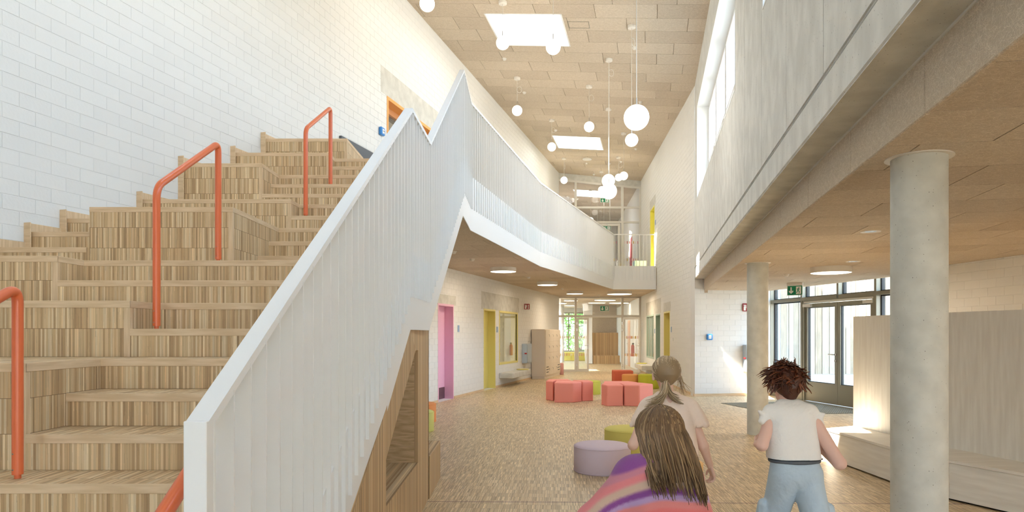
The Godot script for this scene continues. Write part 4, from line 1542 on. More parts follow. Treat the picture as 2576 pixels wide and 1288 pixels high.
	for i in 44:
		var f0 := float(i) / 44.0 + 0.006
		var f1 := f0 + 0.009
		mr.prism(PackedVector2Array([mp[0].lerp(mp[3], f0), mp[0].lerp(mp[3], f1), mp[1].lerp(mp[2], f1), mp[1].lerp(mp[2], f0)]), FL(0.0), FL(0.008))
	part(mr.mesh(), "rib_grid", M.mat_light, mt)

	# items on the entrance wall
	var E := frame(4.33, 16.18, 1.89, 0.26)
	fire_sign("red fire extinguisher sign on the white wall beside the far column", E * Transform3D(Basis(), Vector3(1.19, 2.02, 0.03)), 0.19)
	cabinet("blue-grey extinguisher cabinet with red latch on the sunlit wall", E * Transform3D(Basis(), Vector3(1.20, 0.58, 0.0)), 0.5, 0.64)
	switch_box("bright blue call point box on the sunlit white brick wall", E * Transform3D(Basis(), Vector3(0.285, 1.335, 0.0)))

func cabinet(label: String, xf: Transform3D, w: float, h: float) -> void:
	var t := thing("extinguisher_cabinet", label, "cabinet", xf)
	part(mbox(Vector3(0, 0, 0.007), Vector3(w, h, 0.17), 0.008), "body", M.cab_grey, t)
	part(mbox(Vector3(0.025, 0.03, 0.17), Vector3(w - 0.025, h - 0.03, 0.182), 0.004), "door_panel", M.cab_grey, t)
	part(mbox(Vector3(-0.03, h * 0.48, 0.10), Vector3(0.01, h * 0.48 + 0.035, 0.17), 0.006), "latch", M.red, t)

func switch_box(label: String, xf: Transform3D) -> void:
	var t := thing("call_point", label, "switch", xf)
	part(mbox(Vector3(0, 0, 0.005), Vector3(0.14, 0.14, 0.065), 0.012), "housing", M.blue, t)
	part(mbox(Vector3(0.035, 0.03, 0.06), Vector3(0.105, 0.11, 0.069), 0.004), "face", M.print_white, t)
	for i in 3:
		var m := MB.new()
		m.lathe(PackedVector2Array([Vector2(0.0, -0.004), Vector2(0.006, -0.004), Vector2(0.006, 0.004), Vector2(0.0, 0.004)]), 10)
		part(m.mesh(), "button", M.black, t, Transform3D(Basis(Vector3.RIGHT, PI / 2), Vector3(0.05 + 0.02 * i, 0.07, 0.068)))
# ---- lamps ------------------------------------------------------------------
func on_roof(px: float, py: float) -> Vector2:    # where a pixel's ray meets the pitched ceiling
	var rx := (px - CX) / F
	var ry := (HZ - py) / F
	var d := (ROOF.x - EYE) / (ry - ROOF.y * rx - ROOF.z)
	return Vector2(rx * d, d)

func pendant(p: Vector2, hc: float, r: float, ring_turn: float, e: float) -> void:
	var top := ROOF.x + ROOF.y * p.x + ROOF.z * p.y
	var big := r > 0.15
	var t := thing("pendant_globe", "large opal glass globe pendant lamp on a long white cable" if big else "small opal glass globe pendant lamp hanging from the pitched ceiling", "lamp", at(p.x, 0, p.y), "large globe pendants" if big else "small globe pendants")
	var c := MB.new()
	c.lathe(PackedVector2Array([Vector2(0.0, top - 0.05), Vector2(0.074, top - 0.05), Vector2(0.078, top - 0.045), Vector2(0.078, top + 0.012), Vector2(0.0, top + 0.012)]), 24)
	part(c.mesh(), "canopy", M.lamp_body, t)
	var w := MB.new()
	w.tube(PackedVector3Array([Vector3(0, top - 0.05, 0), Vector3(0, hc + r + 0.06, 0)]), 0.0045 if not big else 0.006, 8)
	part(w.mesh(), "cable", M.lamp_body, t)
	var s := MB.new()
	s.tube(PackedVector3Array([Vector3(0, hc + r + 0.10, 0), Vector3(0, hc + r - 0.004, 0)]), 0.008, 10)
	part(s.mesh(), "stem", M.steel, t)
	var ring := MB.new()
	var pts := PackedVector3Array()
	for i in 25:
		var a := TAU * i / 24.0
		pts.append(Vector3(0.06 * sin(a), top - 0.30 + 0.075 * cos(a), 0))
	ring.tube(pts, 0.005, 8, false)
	part(ring.mesh(), "cable_loop", M.lamp_body, t, Transform3D(Basis(Vector3.UP, ring_turn), Vector3(0.055 * cos(ring_turn), 0, -0.055 * sin(ring_turn))))
	var g := MB.new()
	var prof := PackedVector2Array()
	for i in 25:
		var a := -PI / 2 + PI * i / 24.0
		prof.append(Vector2(maxf(r * cos(a), 0.0), hc + r * sin(a)))
	g.lathe(prof, 40)
	part(g.mesh(), "globe", M.globe_glow, t)
	var l := OmniLight3D.new()
	l.name = "globe_light"
	l.light_color = Color(1.0, 0.97, 0.92)
	l.light_energy = e
	l.light_size = r
	l.omni_range = 40.0
	l.omni_attenuation = 2.0
	l.shadow_enabled = true
	l.position = Vector3(0, hc, 0)
	t.add_child(l)

# thin open rim lying flat, following the pitch of the ceiling
func frame_mesh_flat(w: float, l: float, h: float) -> ArrayMesh:
	var m := MB.new()
	for q: Array in [[-w / 2, -l / 2, w / 2, -l / 2 + 0.012], [-w / 2, l / 2 - 0.012, w / 2, l / 2], [-w / 2, -l / 2, -w / 2 + 0.012, l / 2], [w / 2 - 0.012, -l / 2, w / 2, l / 2]]:
		m.prism(PackedVector2Array([Vector2(q[0], q[1]), Vector2(q[2], q[1]), Vector2(q[2], q[3]), Vector2(q[0], q[3])]), Vector3(h - 0.002, -0.1, 0), Vector3(h + 0.01, -0.1, 0))
	return m.mesh()

func build_lamps() -> void:
	M.globe_glow = glow(Color(1.0, 0.97, 0.91), GLOBE_GLOW)
	M.disc_glow = glow(Color(1.0, 0.95, 0.86), DISC_GLOW)
	# [canopy px, py, globe py, radius]
	for q: Array in [[1264.8, 4, 108, 0.125], [1300.9, 194.9, 278.3, 0.125], [1482, 216, 319, 0.125], [1531.8, 148.7, 481, 0.175], [1588.9, 64.8, 352.5, 0.125], [1530.5, 273, 454.6, 0.175], [1388.0, 300.9, 369.6, 0.125], [1418.9, 397.5, 453.4, 0.125], [1569, 334.6, 442.5, 0.125], [1556.3, 394.8, 446.4, 0.125], [1513.2, 430.9, 477, 0.125]]:
		var p := on_roof(q[0], q[1])
		pendant(p, EYE + (HZ - q[2]) / F * p.y, q[3], rng.randf_range(0.0, 1.2), GLOBE_E * (2.0 if q[3] > 0.15 else 1.0))
	# three whose canopies are above the frame: distance from their usual size
	for q: Array in [[1074.5, 9.7, 11.3, 0.125], [1391.7, 118.4, 11.6, 0.125], [1601.0, 295.8, 9.5, 0.175]]:
		var d: float = q[2]
		pendant(Vector2((q[0] - CX) / F * d, d), EYE + (HZ - q[1]) / F * d, q[3], 0.6, GLOBE_E * (2.0 if q[3] > 0.15 else 1.0))
	# two more of the row light the hall nearer than the frame shows
	for q: Array in [[-2.4, 4.2, 6.6, 0.125], [-3.6, 0.4, 6.5, 0.125], [-1.0, 2.6, 6.2, 0.125]]:
		pendant(Vector2(q[0], q[1]), q[2], q[3], 0.3, GLOBE_E)
	# beyond the upper glass
	for q: Array in [[3.4, 29.5, 6.4, 0.125], [4.0, 32.0, 6.0, 0.125], [2.6, 31.5, 6.8, 0.125], [4.5, 34.5, 6.4, 0.125]]:
		pendant(Vector2(q[0], q[1]), q[2], q[3], 0.3, GLOBE_E)

	# flat round lamps under the gallery, in the wing and beyond the glass
	for q: Array in [[-0.195, 15.18, 0.29, "flat round ceiling lamp under the gallery above the pink door side"], [1.0, 19.3, 0.29, "flat round ceiling lamp under the gallery above the lockers"], [2.16, 23.5, 0.29, "flat round ceiling lamp before the glass partition, narrow one"], [3.73, 23.7, 0.43, "large flat round ceiling lamp before the glass partition"]]:
		var t := thing("ceiling_lamp", q[3], "lamp", at(q[0], CEIL1, q[1]), "flat round ceiling lamps")
		disc_parts(t, q[2], 0.09, DISC_E * pow(q[2] / 0.29, 2.0))
	var w := thing("ceiling_lamp", "flat round ceiling lamp near the entrance doors in the wing", "lamp", at(4.99, CEILW, 10.68), "flat round ceiling lamps")
	disc_parts(w, 0.3, 0.09, DISC_E * 1.6)
	var w2 := thing("ceiling_lamp", "flat round ceiling lamp over the near end of the wing", "lamp", at(4.3, CEILW, 2.0), "flat round ceiling lamps")
	disc_parts(w2, 0.3, 0.09, DISC_E * 1.6)
	var w3 := thing("ceiling_lamp", "flat round ceiling lamp over the near part of the plywood bench", "lamp", at(5.2, CEILW, 6.0), "flat round ceiling lamps")
	disc_parts(w3, 0.3, 0.09, DISC_E * 1.6)
	for q: Array in [[2.5, 29.0, 0.3], [3.9, 28.6, 0.45], [2.2, 31.5, 0.3], [4.9, 31.2, 0.45], [2.9, 34.0, 0.3], [2.3, 36.5, 0.3]]:
		var t := thing("ceiling_lamp", "flat round ceiling lamp in the hall beyond the glass partition", "lamp", at(q[0], CEIL1, q[1]), "lamps beyond the glass")
		disc_parts(t, q[2], 0.06, DISC_E * 0.2)
	# detectors and downlights on the ceilings
	var det := MB.new()
	det.lathe(PackedVector2Array([Vector2(0.0, -0.045), Vector2(0.03, -0.045), Vector2(0.045, -0.02), Vector2(0.055, 0.0), Vector2(0.0, 0.0)]), 20)
	var dm := det.mesh()
	for q: Array in [[1269, 147], [1319, 232], [1398, 327], [1596, 119], [1611, 256], [1599.5, 374], [1533, 411], [1476, 410], [1562, 406], [1494, 438]]:
		var p := on_roof(q[0], q[1])
		solo(dm, "smoke_detector", M.lamp_body, "small white smoke detector on the pitched ceiling", "detector", at(p.x, ROOF.x + ROOF.y * p.x + ROOF.z * p.y, p.y), "detectors on the pitched ceiling")
	var ph := on_roof(1456, 62.5)
	var hatch := thing("access_hatch", "square inspection hatch flush in the pitched ceiling beside the skylight", "hatch", frame(ph.x, ph.y, GPER.x, GPER.y))
	var hz := ROOF.x + ROOF.y * ph.x + ROOF.z * ph.y
	part(frame_mesh_flat(0.42, 0.30, hz - 0.002), "rim", M.grey_steel, hatch)
	var lid := MB.new()
	lid.prism(PackedVector2Array([Vector2(-0.19, -0.13), Vector2(0.19, -0.13), Vector2(0.19, 0.13), Vector2(-0.19, 0.13)]), Vector3(hz - 0.004, -0.1, 0), Vector3(hz + 0.01, -0.1, 0))
	part(lid.mesh(), "lid", M.wool, hatch)
	var p2 := on_roof(1477.5, 399.5)
	var disc := MB.new()
	disc.lathe(PackedVector2Array([Vector2(0.0, -0.03), Vector2(0.16, -0.03), Vector2(0.17, 0.0), Vector2(0.0, 0.0)]), 28)
	solo(disc.mesh(), "ceiling_speaker", M.lamp_body, "flat white round speaker on the far part of the pitched ceiling", "speaker", at(p2.x, ROOF.x + ROOF.y * p2.x + ROOF.z * p2.y, p2.y))
	for q: Array in [[1188, 651, CEIL1], [1330, 696.5, CEIL1], [1415, 725, CEIL1], [1507, 741, CEIL1], [1142, 632, CEIL1]]:
		var d: float = (q[2] - EYE) * F / (HZ - q[1])
		solo(dm, "smoke_detector", M.lamp_body, "small white detector on the ceiling under the gallery", "detector", at((q[0] - CX) / F * d, q[2], d), "detectors under the gallery")
	var dl := MB.new()
	dl.lathe(PackedVector2Array([Vector2(0.055, -0.001), Vector2(0.095, -0.006), Vector2(0.10, 0.0), Vector2(0.055, 0.0)]), 24)
	for q: Array in [[2190, 582.5], [2146, 657.5]]:
		var d: float = (CEILW - EYE) * F / (HZ - q[1])
		var t := thing("downlight", "small round recessed downlight ring in the wing ceiling", "lamp", at((q[0] - CX) / F * d, CEILW, d), "recessed downlights in the wing")
		part(dl.mesh(), "ring", M.lamp_body, t)
		var ref := MB.new()
		ref.lathe(PackedVector2Array([Vector2(0.0, -0.0005), Vector2(0.056, -0.0015)]), 20)
		part(ref.mesh(), "reflector", M.steel, t)
	solo(dm, "smoke_detector", M.lamp_body, "white detector on the wing ceiling beside the round lamp", "detector", at(4.78, CEILW, 11.9))

# ---- furniture ---------------------------------------------------------------
func stool(poly: Array, h: float, m: Material, label: String, group: String) -> void:
	var pl := PackedVector2Array()
	var c := Vector2.ZERO
	for p: Vector2 in poly:
		c += p / poly.size()
	for i in poly.size():     # softened upright edges
		var p: Vector2 = poly[i] - c
		var a: Vector2 = poly[(i + poly.size() - 1) % poly.size()] - c
		var b: Vector2 = poly[(i + 1) % poly.size()] - c
		var r := 0.03
		var pa := p + (a - p).normalized() * r
		var pb := p + (b - p).normalized() * r
		for k in 4:
			var t := k / 3.0
			pl.append(pa.lerp(p, t).lerp(p.lerp(pb, t), t))
	var mb := MB.new()
	mb.cushion(pl, 0.0, h, 0.025)
	var t := thing("cushion_stool", label, "stool", at(c.x, 0, c.y), group)
	part(mb.mesh(), "upholstery", m, t)
	var piping := MB.new()
	var path := PackedVector3Array()
	for p in pl:
		path.append(Vector3(p.x, 0.012, -p.y))
	path.append(path[0])
	piping.tube(path, 0.005, 6, false)
	part(piping.mesh(), "bottom_piping", m, t)

func pouf(x: float, d: float, r: float, h: float, m: Material, label: String, group := "") -> void:
	var t := thing("round_pouf", label, "pouf", at(x, 0, d), group)
	var mb := MB.new()
	mb.lathe(PackedVector2Array([Vector2(r - 0.006, 0.0), Vector2(r, 0.01), Vector2(r, h - 0.03), Vector2(r - 0.008, h - 0.012), Vector2(r - 0.03, h), Vector2(r * 0.5, h + 0.006), Vector2(0.0, h + 0.008)]), 56)
	part(mb.mesh(), "upholstery", m, t)
	for y: float in [0.012, h - 0.022]:
		var s := MB.new()
		var path := PackedVector3Array()
		for i in 49:
			path.append(Vector3((r + 0.001) * cos(TAU * i / 48.0), y, (r + 0.001) * sin(TAU * i / 48.0)))
		s.tube(path, 0.003, 6, false)
		part(s.mesh(), "seam", m, t)

func build_furniture() -> void:
	var bmp := ramp_tex(256, 16, 16, 61, 0.25, Color(0.4, 0.4, 0.4), Color(0.6, 0.6, 0.6), 0, Color.BLACK, 1)
	var cl := func(c: Color) -> StandardMaterial3D: return mat(c, 0.85, 0, null, 0.2, bmp, 0.05)
	var coral: Material = cl.call(Color(0.95, 0.60, 0.54))
	var V := func(a: float, b: float) -> Vector2: return Vector2(a, b)
	stool([Vector2(0.76, 15.33), Vector2(0.905, 15.06), Vector2(0.985, 15.36), Vector2(1.35, 15.44), Vector2(1.3, 15.9), Vector2(0.85, 15.85)], 0.43, coral, "coral wedge stool, leftmost of the group beside the lime pouf", "coral wedge stools")
	stool([Vector2(0.91, 14.70), Vector2(1.32, 14.70), Vector2(1.53, 14.95), Vector2(1.42, 15.35), Vector2(0.99, 15.30)], 0.43, coral, "coral wedge stool with a broad front in the group beside the lime pouf", "coral wedge stools")
	stool([Vector2(1.545, 14.99), Vector2(1.80, 15.12), Vector2(1.75, 15.6), Vector2(1.38, 15.55), Vector2(1.44, 15.38)], 0.43, coral, "coral wedge stool right before the lime pouf", "coral wedge stools")
	stool([Vector2(1.87, 14.28), Vector2(1.935, 13.96), Vector2(2.285, 14.02), Vector2(2.29, 14.5), Vector2(1.95, 14.6)], 0.43, coral, "coral stool on the lime pouf side of the pair before the orange pouf", "coral wedge stools")
	stool([Vector2(2.305, 14.02), Vector2(2.60, 13.90), Vector2(2.97, 14.35), Vector2(2.75, 14.75), Vector2(2.31, 14.52)], 0.43, coral, "coral stool beside the blonde child, sunlit on one side", "coral wedge stools")
	stool([Vector2(1.96, 14.66), Vector2(2.3, 14.56), Vector2(2.74, 14.82), Vector2(2.6, 15.2), Vector2(2.05, 15.2)], 0.43, coral, "coral stool behind the two pushed together coral stools", "coral wedge stools")
	pouf(1.957, 16.82, 0.225, 0.33, cl.call(Color(0.83, 0.83, 0.36)), "lime yellow round pouf behind the coral stools")
	stool([Vector2(2.92, 19.6), Vector2(3.49, 19.62), Vector2(3.52, 20.2), Vector2(2.95, 20.2)], 0.42, cl.call(Color(0.88, 0.44, 0.32)), "red orange square stool behind the orange pouf", "")
	pouf(3.28, 18.95, 0.23, 0.36, cl.call(Color(0.92, 0.64, 0.36)), "orange round pouf before the red orange stool")
	pouf(3.72, 18.6, 0.28, 0.38, cl.call(Color(0.77, 0.76, 0.22)), "olive lime round pouf beside the orange pouf")
	pouf(1.51, 8.62, 0.34, 0.29, cl.call(Color(0.88, 0.83, 0.45)), "yellow round pouf behind the lilac pouf")
	pouf(0.972, 7.35, 0.305, 0.29, cl.call(Color(0.87, 0.80, 0.84)), "lilac round pouf in the middle of the hall floor")
	pouf(1.485, 6.41, 0.3, 0.29, cl.call(Color(0.96, 0.79, 0.54)), "peach orange round pouf half hidden behind the running children")
	pouf(-1.52, 11.5, 0.24, 0.32, cl.call(Color(0.95, 0.62, 0.38)), "orange round pouf peeping out behind the stair cladding")
	pouf(-1.43, 10.4, 0.24, 0.31, cl.call(Color(0.86, 0.84, 0.50)), "pale lime round pouf peeping out behind the stair cladding")
	pouf(1.80, 24.95, 0.09, 0.42, cl.call(Color(0.82, 0.62, 0.60)), "dusty pink small pouf squeezed beside the lockers")

	# wing bench: plywood seats with high backs, bending behind the near column
	var fr := [Vector2(3.70, 8.06), Vector2(3.735, 6.70), Vector2(3.86, 6.03), Vector2(4.42, 4.65)]
	var bk := [Vector2(4.14, 8.28), Vector2(4.205, 7.45), Vector2(4.27, 6.68), Vector2(4.62, 5.1)]
	var b := thing("plywood_bench", "pale plywood bench with high back panels behind the near column", "bench")
	for i in 3:
		var s := MB.new()
		s.prism(PackedVector2Array([fr[i], fr[i + 1], bk[i + 1], bk[i]]), FL(0.335), FL(0.36))
		part(s.mesh(), "seat_board", M.ply_h, b)
		var k: Vector2 = (fr[i + 1] - fr[i]).normalized()
		var nr := Vector2(-k.y, k.x)
		if nr.dot(bk[i] - fr[i]) < 0:
			nr = -nr
		var p := MB.new()
		p.prism(PackedVector2Array([fr[i] + nr * 0.008, fr[i + 1] + nr * 0.008, fr[i + 1] + nr * 0.03, fr[i] + nr * 0.03]), FL(0.02), FL(0.332))
		part(p.mesh(), "front_panel", M.ply_h, b)
		var q := MB.new()
		q.prism(PackedVector2Array([fr[i] + nr * 0.05, fr[i + 1] + nr * 0.05, fr[i + 1] + nr * 0.06, fr[i] + nr * 0.06]), FL(0.0), FL(0.05))
		part(q.mesh(), "plinth", M.black, b)
	var e := MB.new()
	e.prism(PackedVector2Array([fr[0] + Vector2(0.01, -0.01), bk[0] + Vector2(0, -0.01), bk[0] + Vector2(0, -0.035), fr[0] + Vector2(0.01, -0.035)]), FL(0.02), FL(0.335))
	part(e.mesh(), "end_panel", M.ply_h, b)
	for i in 3:
		var k: Vector2 = (bk[i + 1] - bk[i]).normalized()
		var nr := Vector2(k.y, -k.x)
		if nr.x < 0:
			nr = -nr
		var cuts: int = [1, 1, 2][i]
		for c in cuts:
			var a: Vector2 = bk[i].lerp(bk[i + 1], float(c) / cuts)
			var z: Vector2 = bk[i].lerp(bk[i + 1], float(c + 1) / cuts) - k * 0.004
			if i == 1:
				continue
			var m := MB.new()
			m.prism(PackedVector2Array([a, z, z + nr * 0.03, a + nr * 0.03]), FL(0.36), FL(1.685))
			part(m.mesh(), "back_panel", M.ply, b)
	var mid := MB.new()
	mid.prism(PackedVector2Array([bk[1], bk[2] , bk[2] + Vector2(0.03, 0), bk[1] + Vector2(0.03, 0)]), FL(0.36), FL(1.685))
	part(mid.mesh(), "back_panel", M.ply, b)

	# concrete wall benches
	var L := frame(-5.75, 0, 0.2826, 1.0)
	var kk := 1.03916
	var cb := thing("wall_bench", "cantilevered concrete wall bench under the yellow framed window", "bench", L * Transform3D(Basis(), Vector3(19.05 * kk, 0.24, 0.0)))
	part(mbox(Vector3(0, 0, 0.01), Vector3(2.1, 0.155, 0.40), 0.012), "slab", M.conc_b, cb)
	solo(round_cushion(0.19), "seat_pad", M.yellow, "mustard round seat pad on the concrete bench below the yellow window", "seat pad", L * Transform3D(Basis(), Vector3(20.75 * kk, 0.397, 0.22)))
	var R := frame(rw(GLASS_D), GLASS_D, -0.07, -1.0)
	var cb2 := thing("wall_bench", "cantilevered concrete wall bench beside the open far glass door", "bench", R * Transform3D(Basis(), Vector3(1.55, 0.25, 0.0)))
	part(mbox(Vector3(0, 0, 0.01), Vector3(2.2, 0.155, 0.42), 0.012), "slab", M.conc_b, cb2)
	solo(round_cushion(0.19), "seat_pad", M.yellow_b, "lime round seat pad on the concrete bench by the far glass door", "seat pad", R * Transform3D(Basis(), Vector3(2.1, 0.407, 0.22)))

	# lockers
	var lk := thing("locker_unit", "cream locker unit with coat hooks and black vent slots", "locker", L * Transform3D(Basis(), Vector3(22.4 * kk + 0.13, 0, 0.03)))
	var ll := 2.46
	part(mbox(Vector3(0, 0.07, 0.0), Vector3(ll, 1.635, 0.45), 0.004), "carcass", M.locker, lk)
	part(mbox(Vector3(0.01, 0.0, 0.01), Vector3(ll - 0.01, 0.07, 0.44)), "plinth", M.locker, lk)
	for c in 4:
		for r in 4:
			var u0 := 0.04 + c * (ll - 0.08) / 4.0
			var h0 := 0.11 + r * 0.375
			var dp := part(mbox(Vector3(u0 + 0.004, h0 + 0.003, 0.45), Vector3(u0 + (ll - 0.08) / 4.0 - 0.004, h0 + 0.372, 0.468), 0.003), "locker_door", M.locker, lk)
			var hk := MB.new()
			hk.tube(PackedVector3Array([Vector3(u0 + 0.45, h0 + 0.22, 0.468), Vector3(u0 + 0.45, h0 + 0.22, 0.50), Vector3(u0 + 0.45, h0 + 0.16, 0.505)]), 0.008, 8)
			part(hk.mesh(), "knob", M.steel, dp)
			if r == 0 and (c == 0 or c == 3):
				for s in 3:
					part(mbox(Vector3(u0 + 0.12, h0 + 0.09 + s * 0.085, 0.467), Vector3(u0 + 0.47, h0 + 0.115 + s * 0.085, 0.4695)), "vent_slot", M.black, dp)

	# wall fittings on the left wall
	cabinet("grey extinguisher cabinet with red latch beside the lockers", L * Transform3D(Basis(), Vector3(21.42 * kk, 0.56, 0.0)), 0.6, 0.61)
	fire_sign("red fire hose sign standing out from the wall above the lockers", Transform3D(Basis(), P(lw(21.6) + 0.03, 2.26, 21.6)), 0.175)
	for q: Array in [[15.85, "pale blue room plate beside the pink door"], [18.82, "pale blue room plate between the yellow door and window"]]:
		solo(mbox(Vector3(0, 0, 0.006), Vector3(0.11, 0.155, 0.016), 0.003), "room_plate", M.blue_plate, q[1], "sign", L * Transform3D(Basis(), Vector3(float(q[0]) * kk, 1.525, 0)), "room plates")
	var ru := func(d: float) -> float: return (GLASS_D - d) * 1.00245
	for q: Array in [[19.55, 1.53, "pale blue room plate beside the lower yellow door of the facing wall"], [22.95, 1.5, "pale blue room plate beside the sage door"], [22.8, FLOOR2 + 1.45, "pale blue room plate beside the upper yellow door"]]:
		solo(mbox(Vector3(0, 0, 0.006), Vector3(0.11, 0.155, 0.016), 0.003), "room_plate", M.blue_plate, q[2], "sign", R * Transform3D(Basis(), Vector3(ru.call(q[0]) - 0.02, q[1], 0)), "room plates")
	solo(mbox(Vector3(0, 0, 0.006), Vector3(0.06, 0.09, 0.02), 0.003), "light_switch", M.print_white, "white light switch beside the lower yellow door", "switch", R * Transform3D(Basis(), Vector3(ru.call(19.25), 1.28, 0)))
	switch_box("bright blue call point box beside the upper orange door", L * Transform3D(Basis(), Vector3(12.02 * kk, 4.99, 0.0)))
	# dark grey panel at the top of the stair and pale box on the gallery
	solo(mbox(Vector3(10.72 * kk, FLOOR2, 0.006), Vector3(11.9 * kk, 4.59, 0.05), 0.004), "wall_panel", M.dark_grey, "dark grey panel leaning on the wall at the top of the stair", "panel", L)
	solo(mbox(P(4.27, FLOOR2, 24.3), P(4.68, 4.04, 23.8), 0.01), "toy_chest", M.pale_blue, "pale blue chest on the gallery floor behind the railing", "chest")

func round_cushion(r: float) -> ArrayMesh:
	var m := MB.new()
	m.lathe(PackedVector2Array([Vector2(0, 0), Vector2(r - 0.01, 0.0), Vector2(r, 0.012), Vector2(r - 0.012, 0.024), Vector2(0, 0.028)]), 32)
	return m.mesh()

# ---- beyond the glass and outdoors ---------------------------------------------
func build_beyond() -> void:
	# end walls of the far hall
	var Fr := frame(0, 38.5, 1, 0)
	var s := MB.new()
	slab(s, -2.6, 6.5, -0.1, 8.4, 0.3, [[1.2, 0.5, 4.3, 2.7]])
	struct(s.mesh(), "wall_far", M.plaster, "end wall of the far hall with a garden window", "wall", Fr)
	struct(mbox(Vector3(0, -0.1, -0.2), Vector3(12.2, 8.2, 0)), "wall_far_left", M.plaster, "white side wall of the hall beyond the glass", "wall", frame(-1.0, 26.95, 0, 1.0) )
	struct(mbox(Vector3(0, FLOOR2, -0.2), Vector3(12.2, 8.2, 0)), "wall_far_left", M.plaster, "white side wall of the upper corridor beyond the glass", "wall", frame(1.75, 26.95, 0, 1.0))
	struct(mbox(Vector3(-3.0, -0.1, -0.2), Vector3(0.1, 3.0, 0)), "wall_far_left", M.plaster, "white wall stub beside the glass partition", "wall", frame(1.85, 27.15, 1, 0))
	struct(mbox(Vector3(0, -0.1, -0.2), Vector3(12.5, 8.2, 0)), "wall_far_right", M.plaster, "white wall on the far side beyond the glass", "wall", frame(rw(39.3), 39.3, -0.07, -1.0))
	var t := Node3D.new()
	t.name = "window_14"
	add_child(t)
	t.transform = Fr
	tag(t, "garden window at the end of the far hall with trees outside", "window", "", "structure")
	part(frame_mesh(1.2, 0.5, 4.3, 2.7, 0.06, -0.2, 0.0), "window_frame", M.grey_steel, t)
	for x: float in [2.2, 3.2]:
		part(mbox(Vector3(x - 0.03, 0.56, -0.15), Vector3(x + 0.03, 2.64, -0.02)), "mullion", M.grey_steel, t)
	part(mbox(Vector3(1.26, 1.9, -0.15), Vector3(4.24, 1.95, -0.02)), "transom", M.grey_steel, t)
	part(mbox(Vector3(1.26, 0.56, -0.1), Vector3(4.24, 2.64, -0.094)), "pane", M.glass, t)
	solo(mbox(Vector3(1.0, 0.0, 0.02), Vector3(4.3, 0.48, 0.5), 0.02), "window_bench", M.yellow_b, "bright lime yellow bench below the garden window", "bench", Fr)
	solo(col_mesh(0.15, CEIL1), "round_column", M.white, "white round column beyond the glass partition", "column", at(2.6, 0, 36.0))
	# seating block and stair of the far hall
	var b := thing("far_seating_block", "dark brown oak seating block seen through the open glass doors", "seating", at(0, 0, 0))
	part(mbox(P(4.02, 0, 34.4), P(5.35, 0.41, 33.9)), "low_seat", M.clad, b)
	part(mbox(P(4.02, 0.0, 34.9), P(5.35, 1.55, 34.4)), "high_seat", M.clad, b)
	part(mbox(P(4.02, 1.55, 35.4), P(5.35, CEIL1 - 0.01, 34.9)), "upper_panel", M.wool_b, b)
	var st := thing("far_stair_stringer", "white sloping stair stringer beyond the glass partition", "stair")
	var m := MB.new()
	for q: Array in [[Vector2(4.0, 2.95), Vector2(3.55, 2.95), Vector2(3.62, 0.6), Vector2(3.98, 1.7)], [Vector2(3.62, 0.6), Vector2(3.66, 0.02), Vector2(4.0, 0.02), Vector2(3.98, 1.7)]]:
		var a := []
		var c := []
		for p: Vector2 in q:
			a.append(P(p.x, p.y, 33.9))
			c.append(P(p.x, p.y, 34.1))
		m.quado(a[0], a[1], a[2], a[3], Vector3.BACK)
		m.quado(c[0], c[1], c[2], c[3], Vector3.FORWARD)
		for i in 4:
			m.quad(a[i], a[(i + 1) % 4], c[(i + 1) % 4], c[i])
	part(m.mesh(), "stringer", M.white, st)
	# doors on the far right wall
	var FR := frame(rw(33.0), 33.0, -0.07, -1.0)
	door_in(9, FR, 1.0, 2.0, 0, 2.1, M.orange_frame, M.orange_leaf, "orange door in the hall beyond the glass partition", false, 0.02, 0.02)
	door_in(10, FR, 1.9, 2.9, FLOOR2, 5.8, M.red_door, M.red_door, "red door in the corridor beyond the upper glass partition", false, 0.02, 0.02)
	var ex := thing("fire_extinguisher", "small red fire extinguisher on the wall beyond the open glass door", "extinguisher", at(rw(28.6) - 0.14, 0.55, 28.6))
	var em := MB.new()
	em.lathe(PackedVector2Array([Vector2(0, 0), Vector2(0.07, 0.0), Vector2(0.075, 0.02), Vector2(0.075, 0.42), Vector2(0.05, 0.47), Vector2(0.02, 0.49), Vector2(0, 0.49)]), 20)
	part(em.mesh(), "bottle", M.red, ex)
	part(mbox(Vector3(-0.03, 0.49, -0.02), Vector3(0.05, 0.56, 0.02), 0.004), "valve", M.black, ex)

	# outdoors
	var g := MB.new()
	g.box(Vector3(-60, -0.3, -90), Vector3(70, -0.06, 40))
	struct(g.mesh(), "floor", M.ground, "paved ground outside", "ground")
	var ow := thing("timber_facade", "sunlit vertical timber board facade outside the entrance doors", "facade", frame(6.9, 18.7, 1, 0.0))
	part(mbox(Vector3(-0.5, 0.38, -0.12), Vector3(7.0, 5.6, -0.02)), "backing", M.board[0], ow)
	var x := -0.55
	var i := 0
	while x < 6.5:
		var w: float = [0.155, 0.065, 0.17, 0.06, 0.13, 0.145, 0.055][i % 7]
		part(mbox(Vector3(x + 0.004, 0.38, -0.02), Vector3(x + w - 0.004, 5.6, 0.006 + 0.014 * (i % 2)), 0.003), "board", M.board[rng.randi() % 4], ow)
		x += w
		i += 1
	var pl := Node3D.new()
	pl.name = "wall_plinth"
	add_child(pl)
	pl.transform = frame(6.9, 18.7, 1, 0.0)
	tag(pl, "white brick plinth below the timber facade", "wall", "", "structure")
	part(mbox(Vector3(-0.6, -0.2, -0.3), Vector3(7.0, 0.37, -0.01)), "core", M.mortar, pl)
	bricks(pl, -0.55, 6.5, -0.02, 0.37, [], func(_c): return 1.0)
	struct(mbox(Vector3(0, -0.2, -0.3), Vector3(1.9, 5.6, 0)), "wall_outside", M.board[1], "timber side wall outside beside the entrance", "wall", frame(6.32, 16.75, 0.15, 1.0))
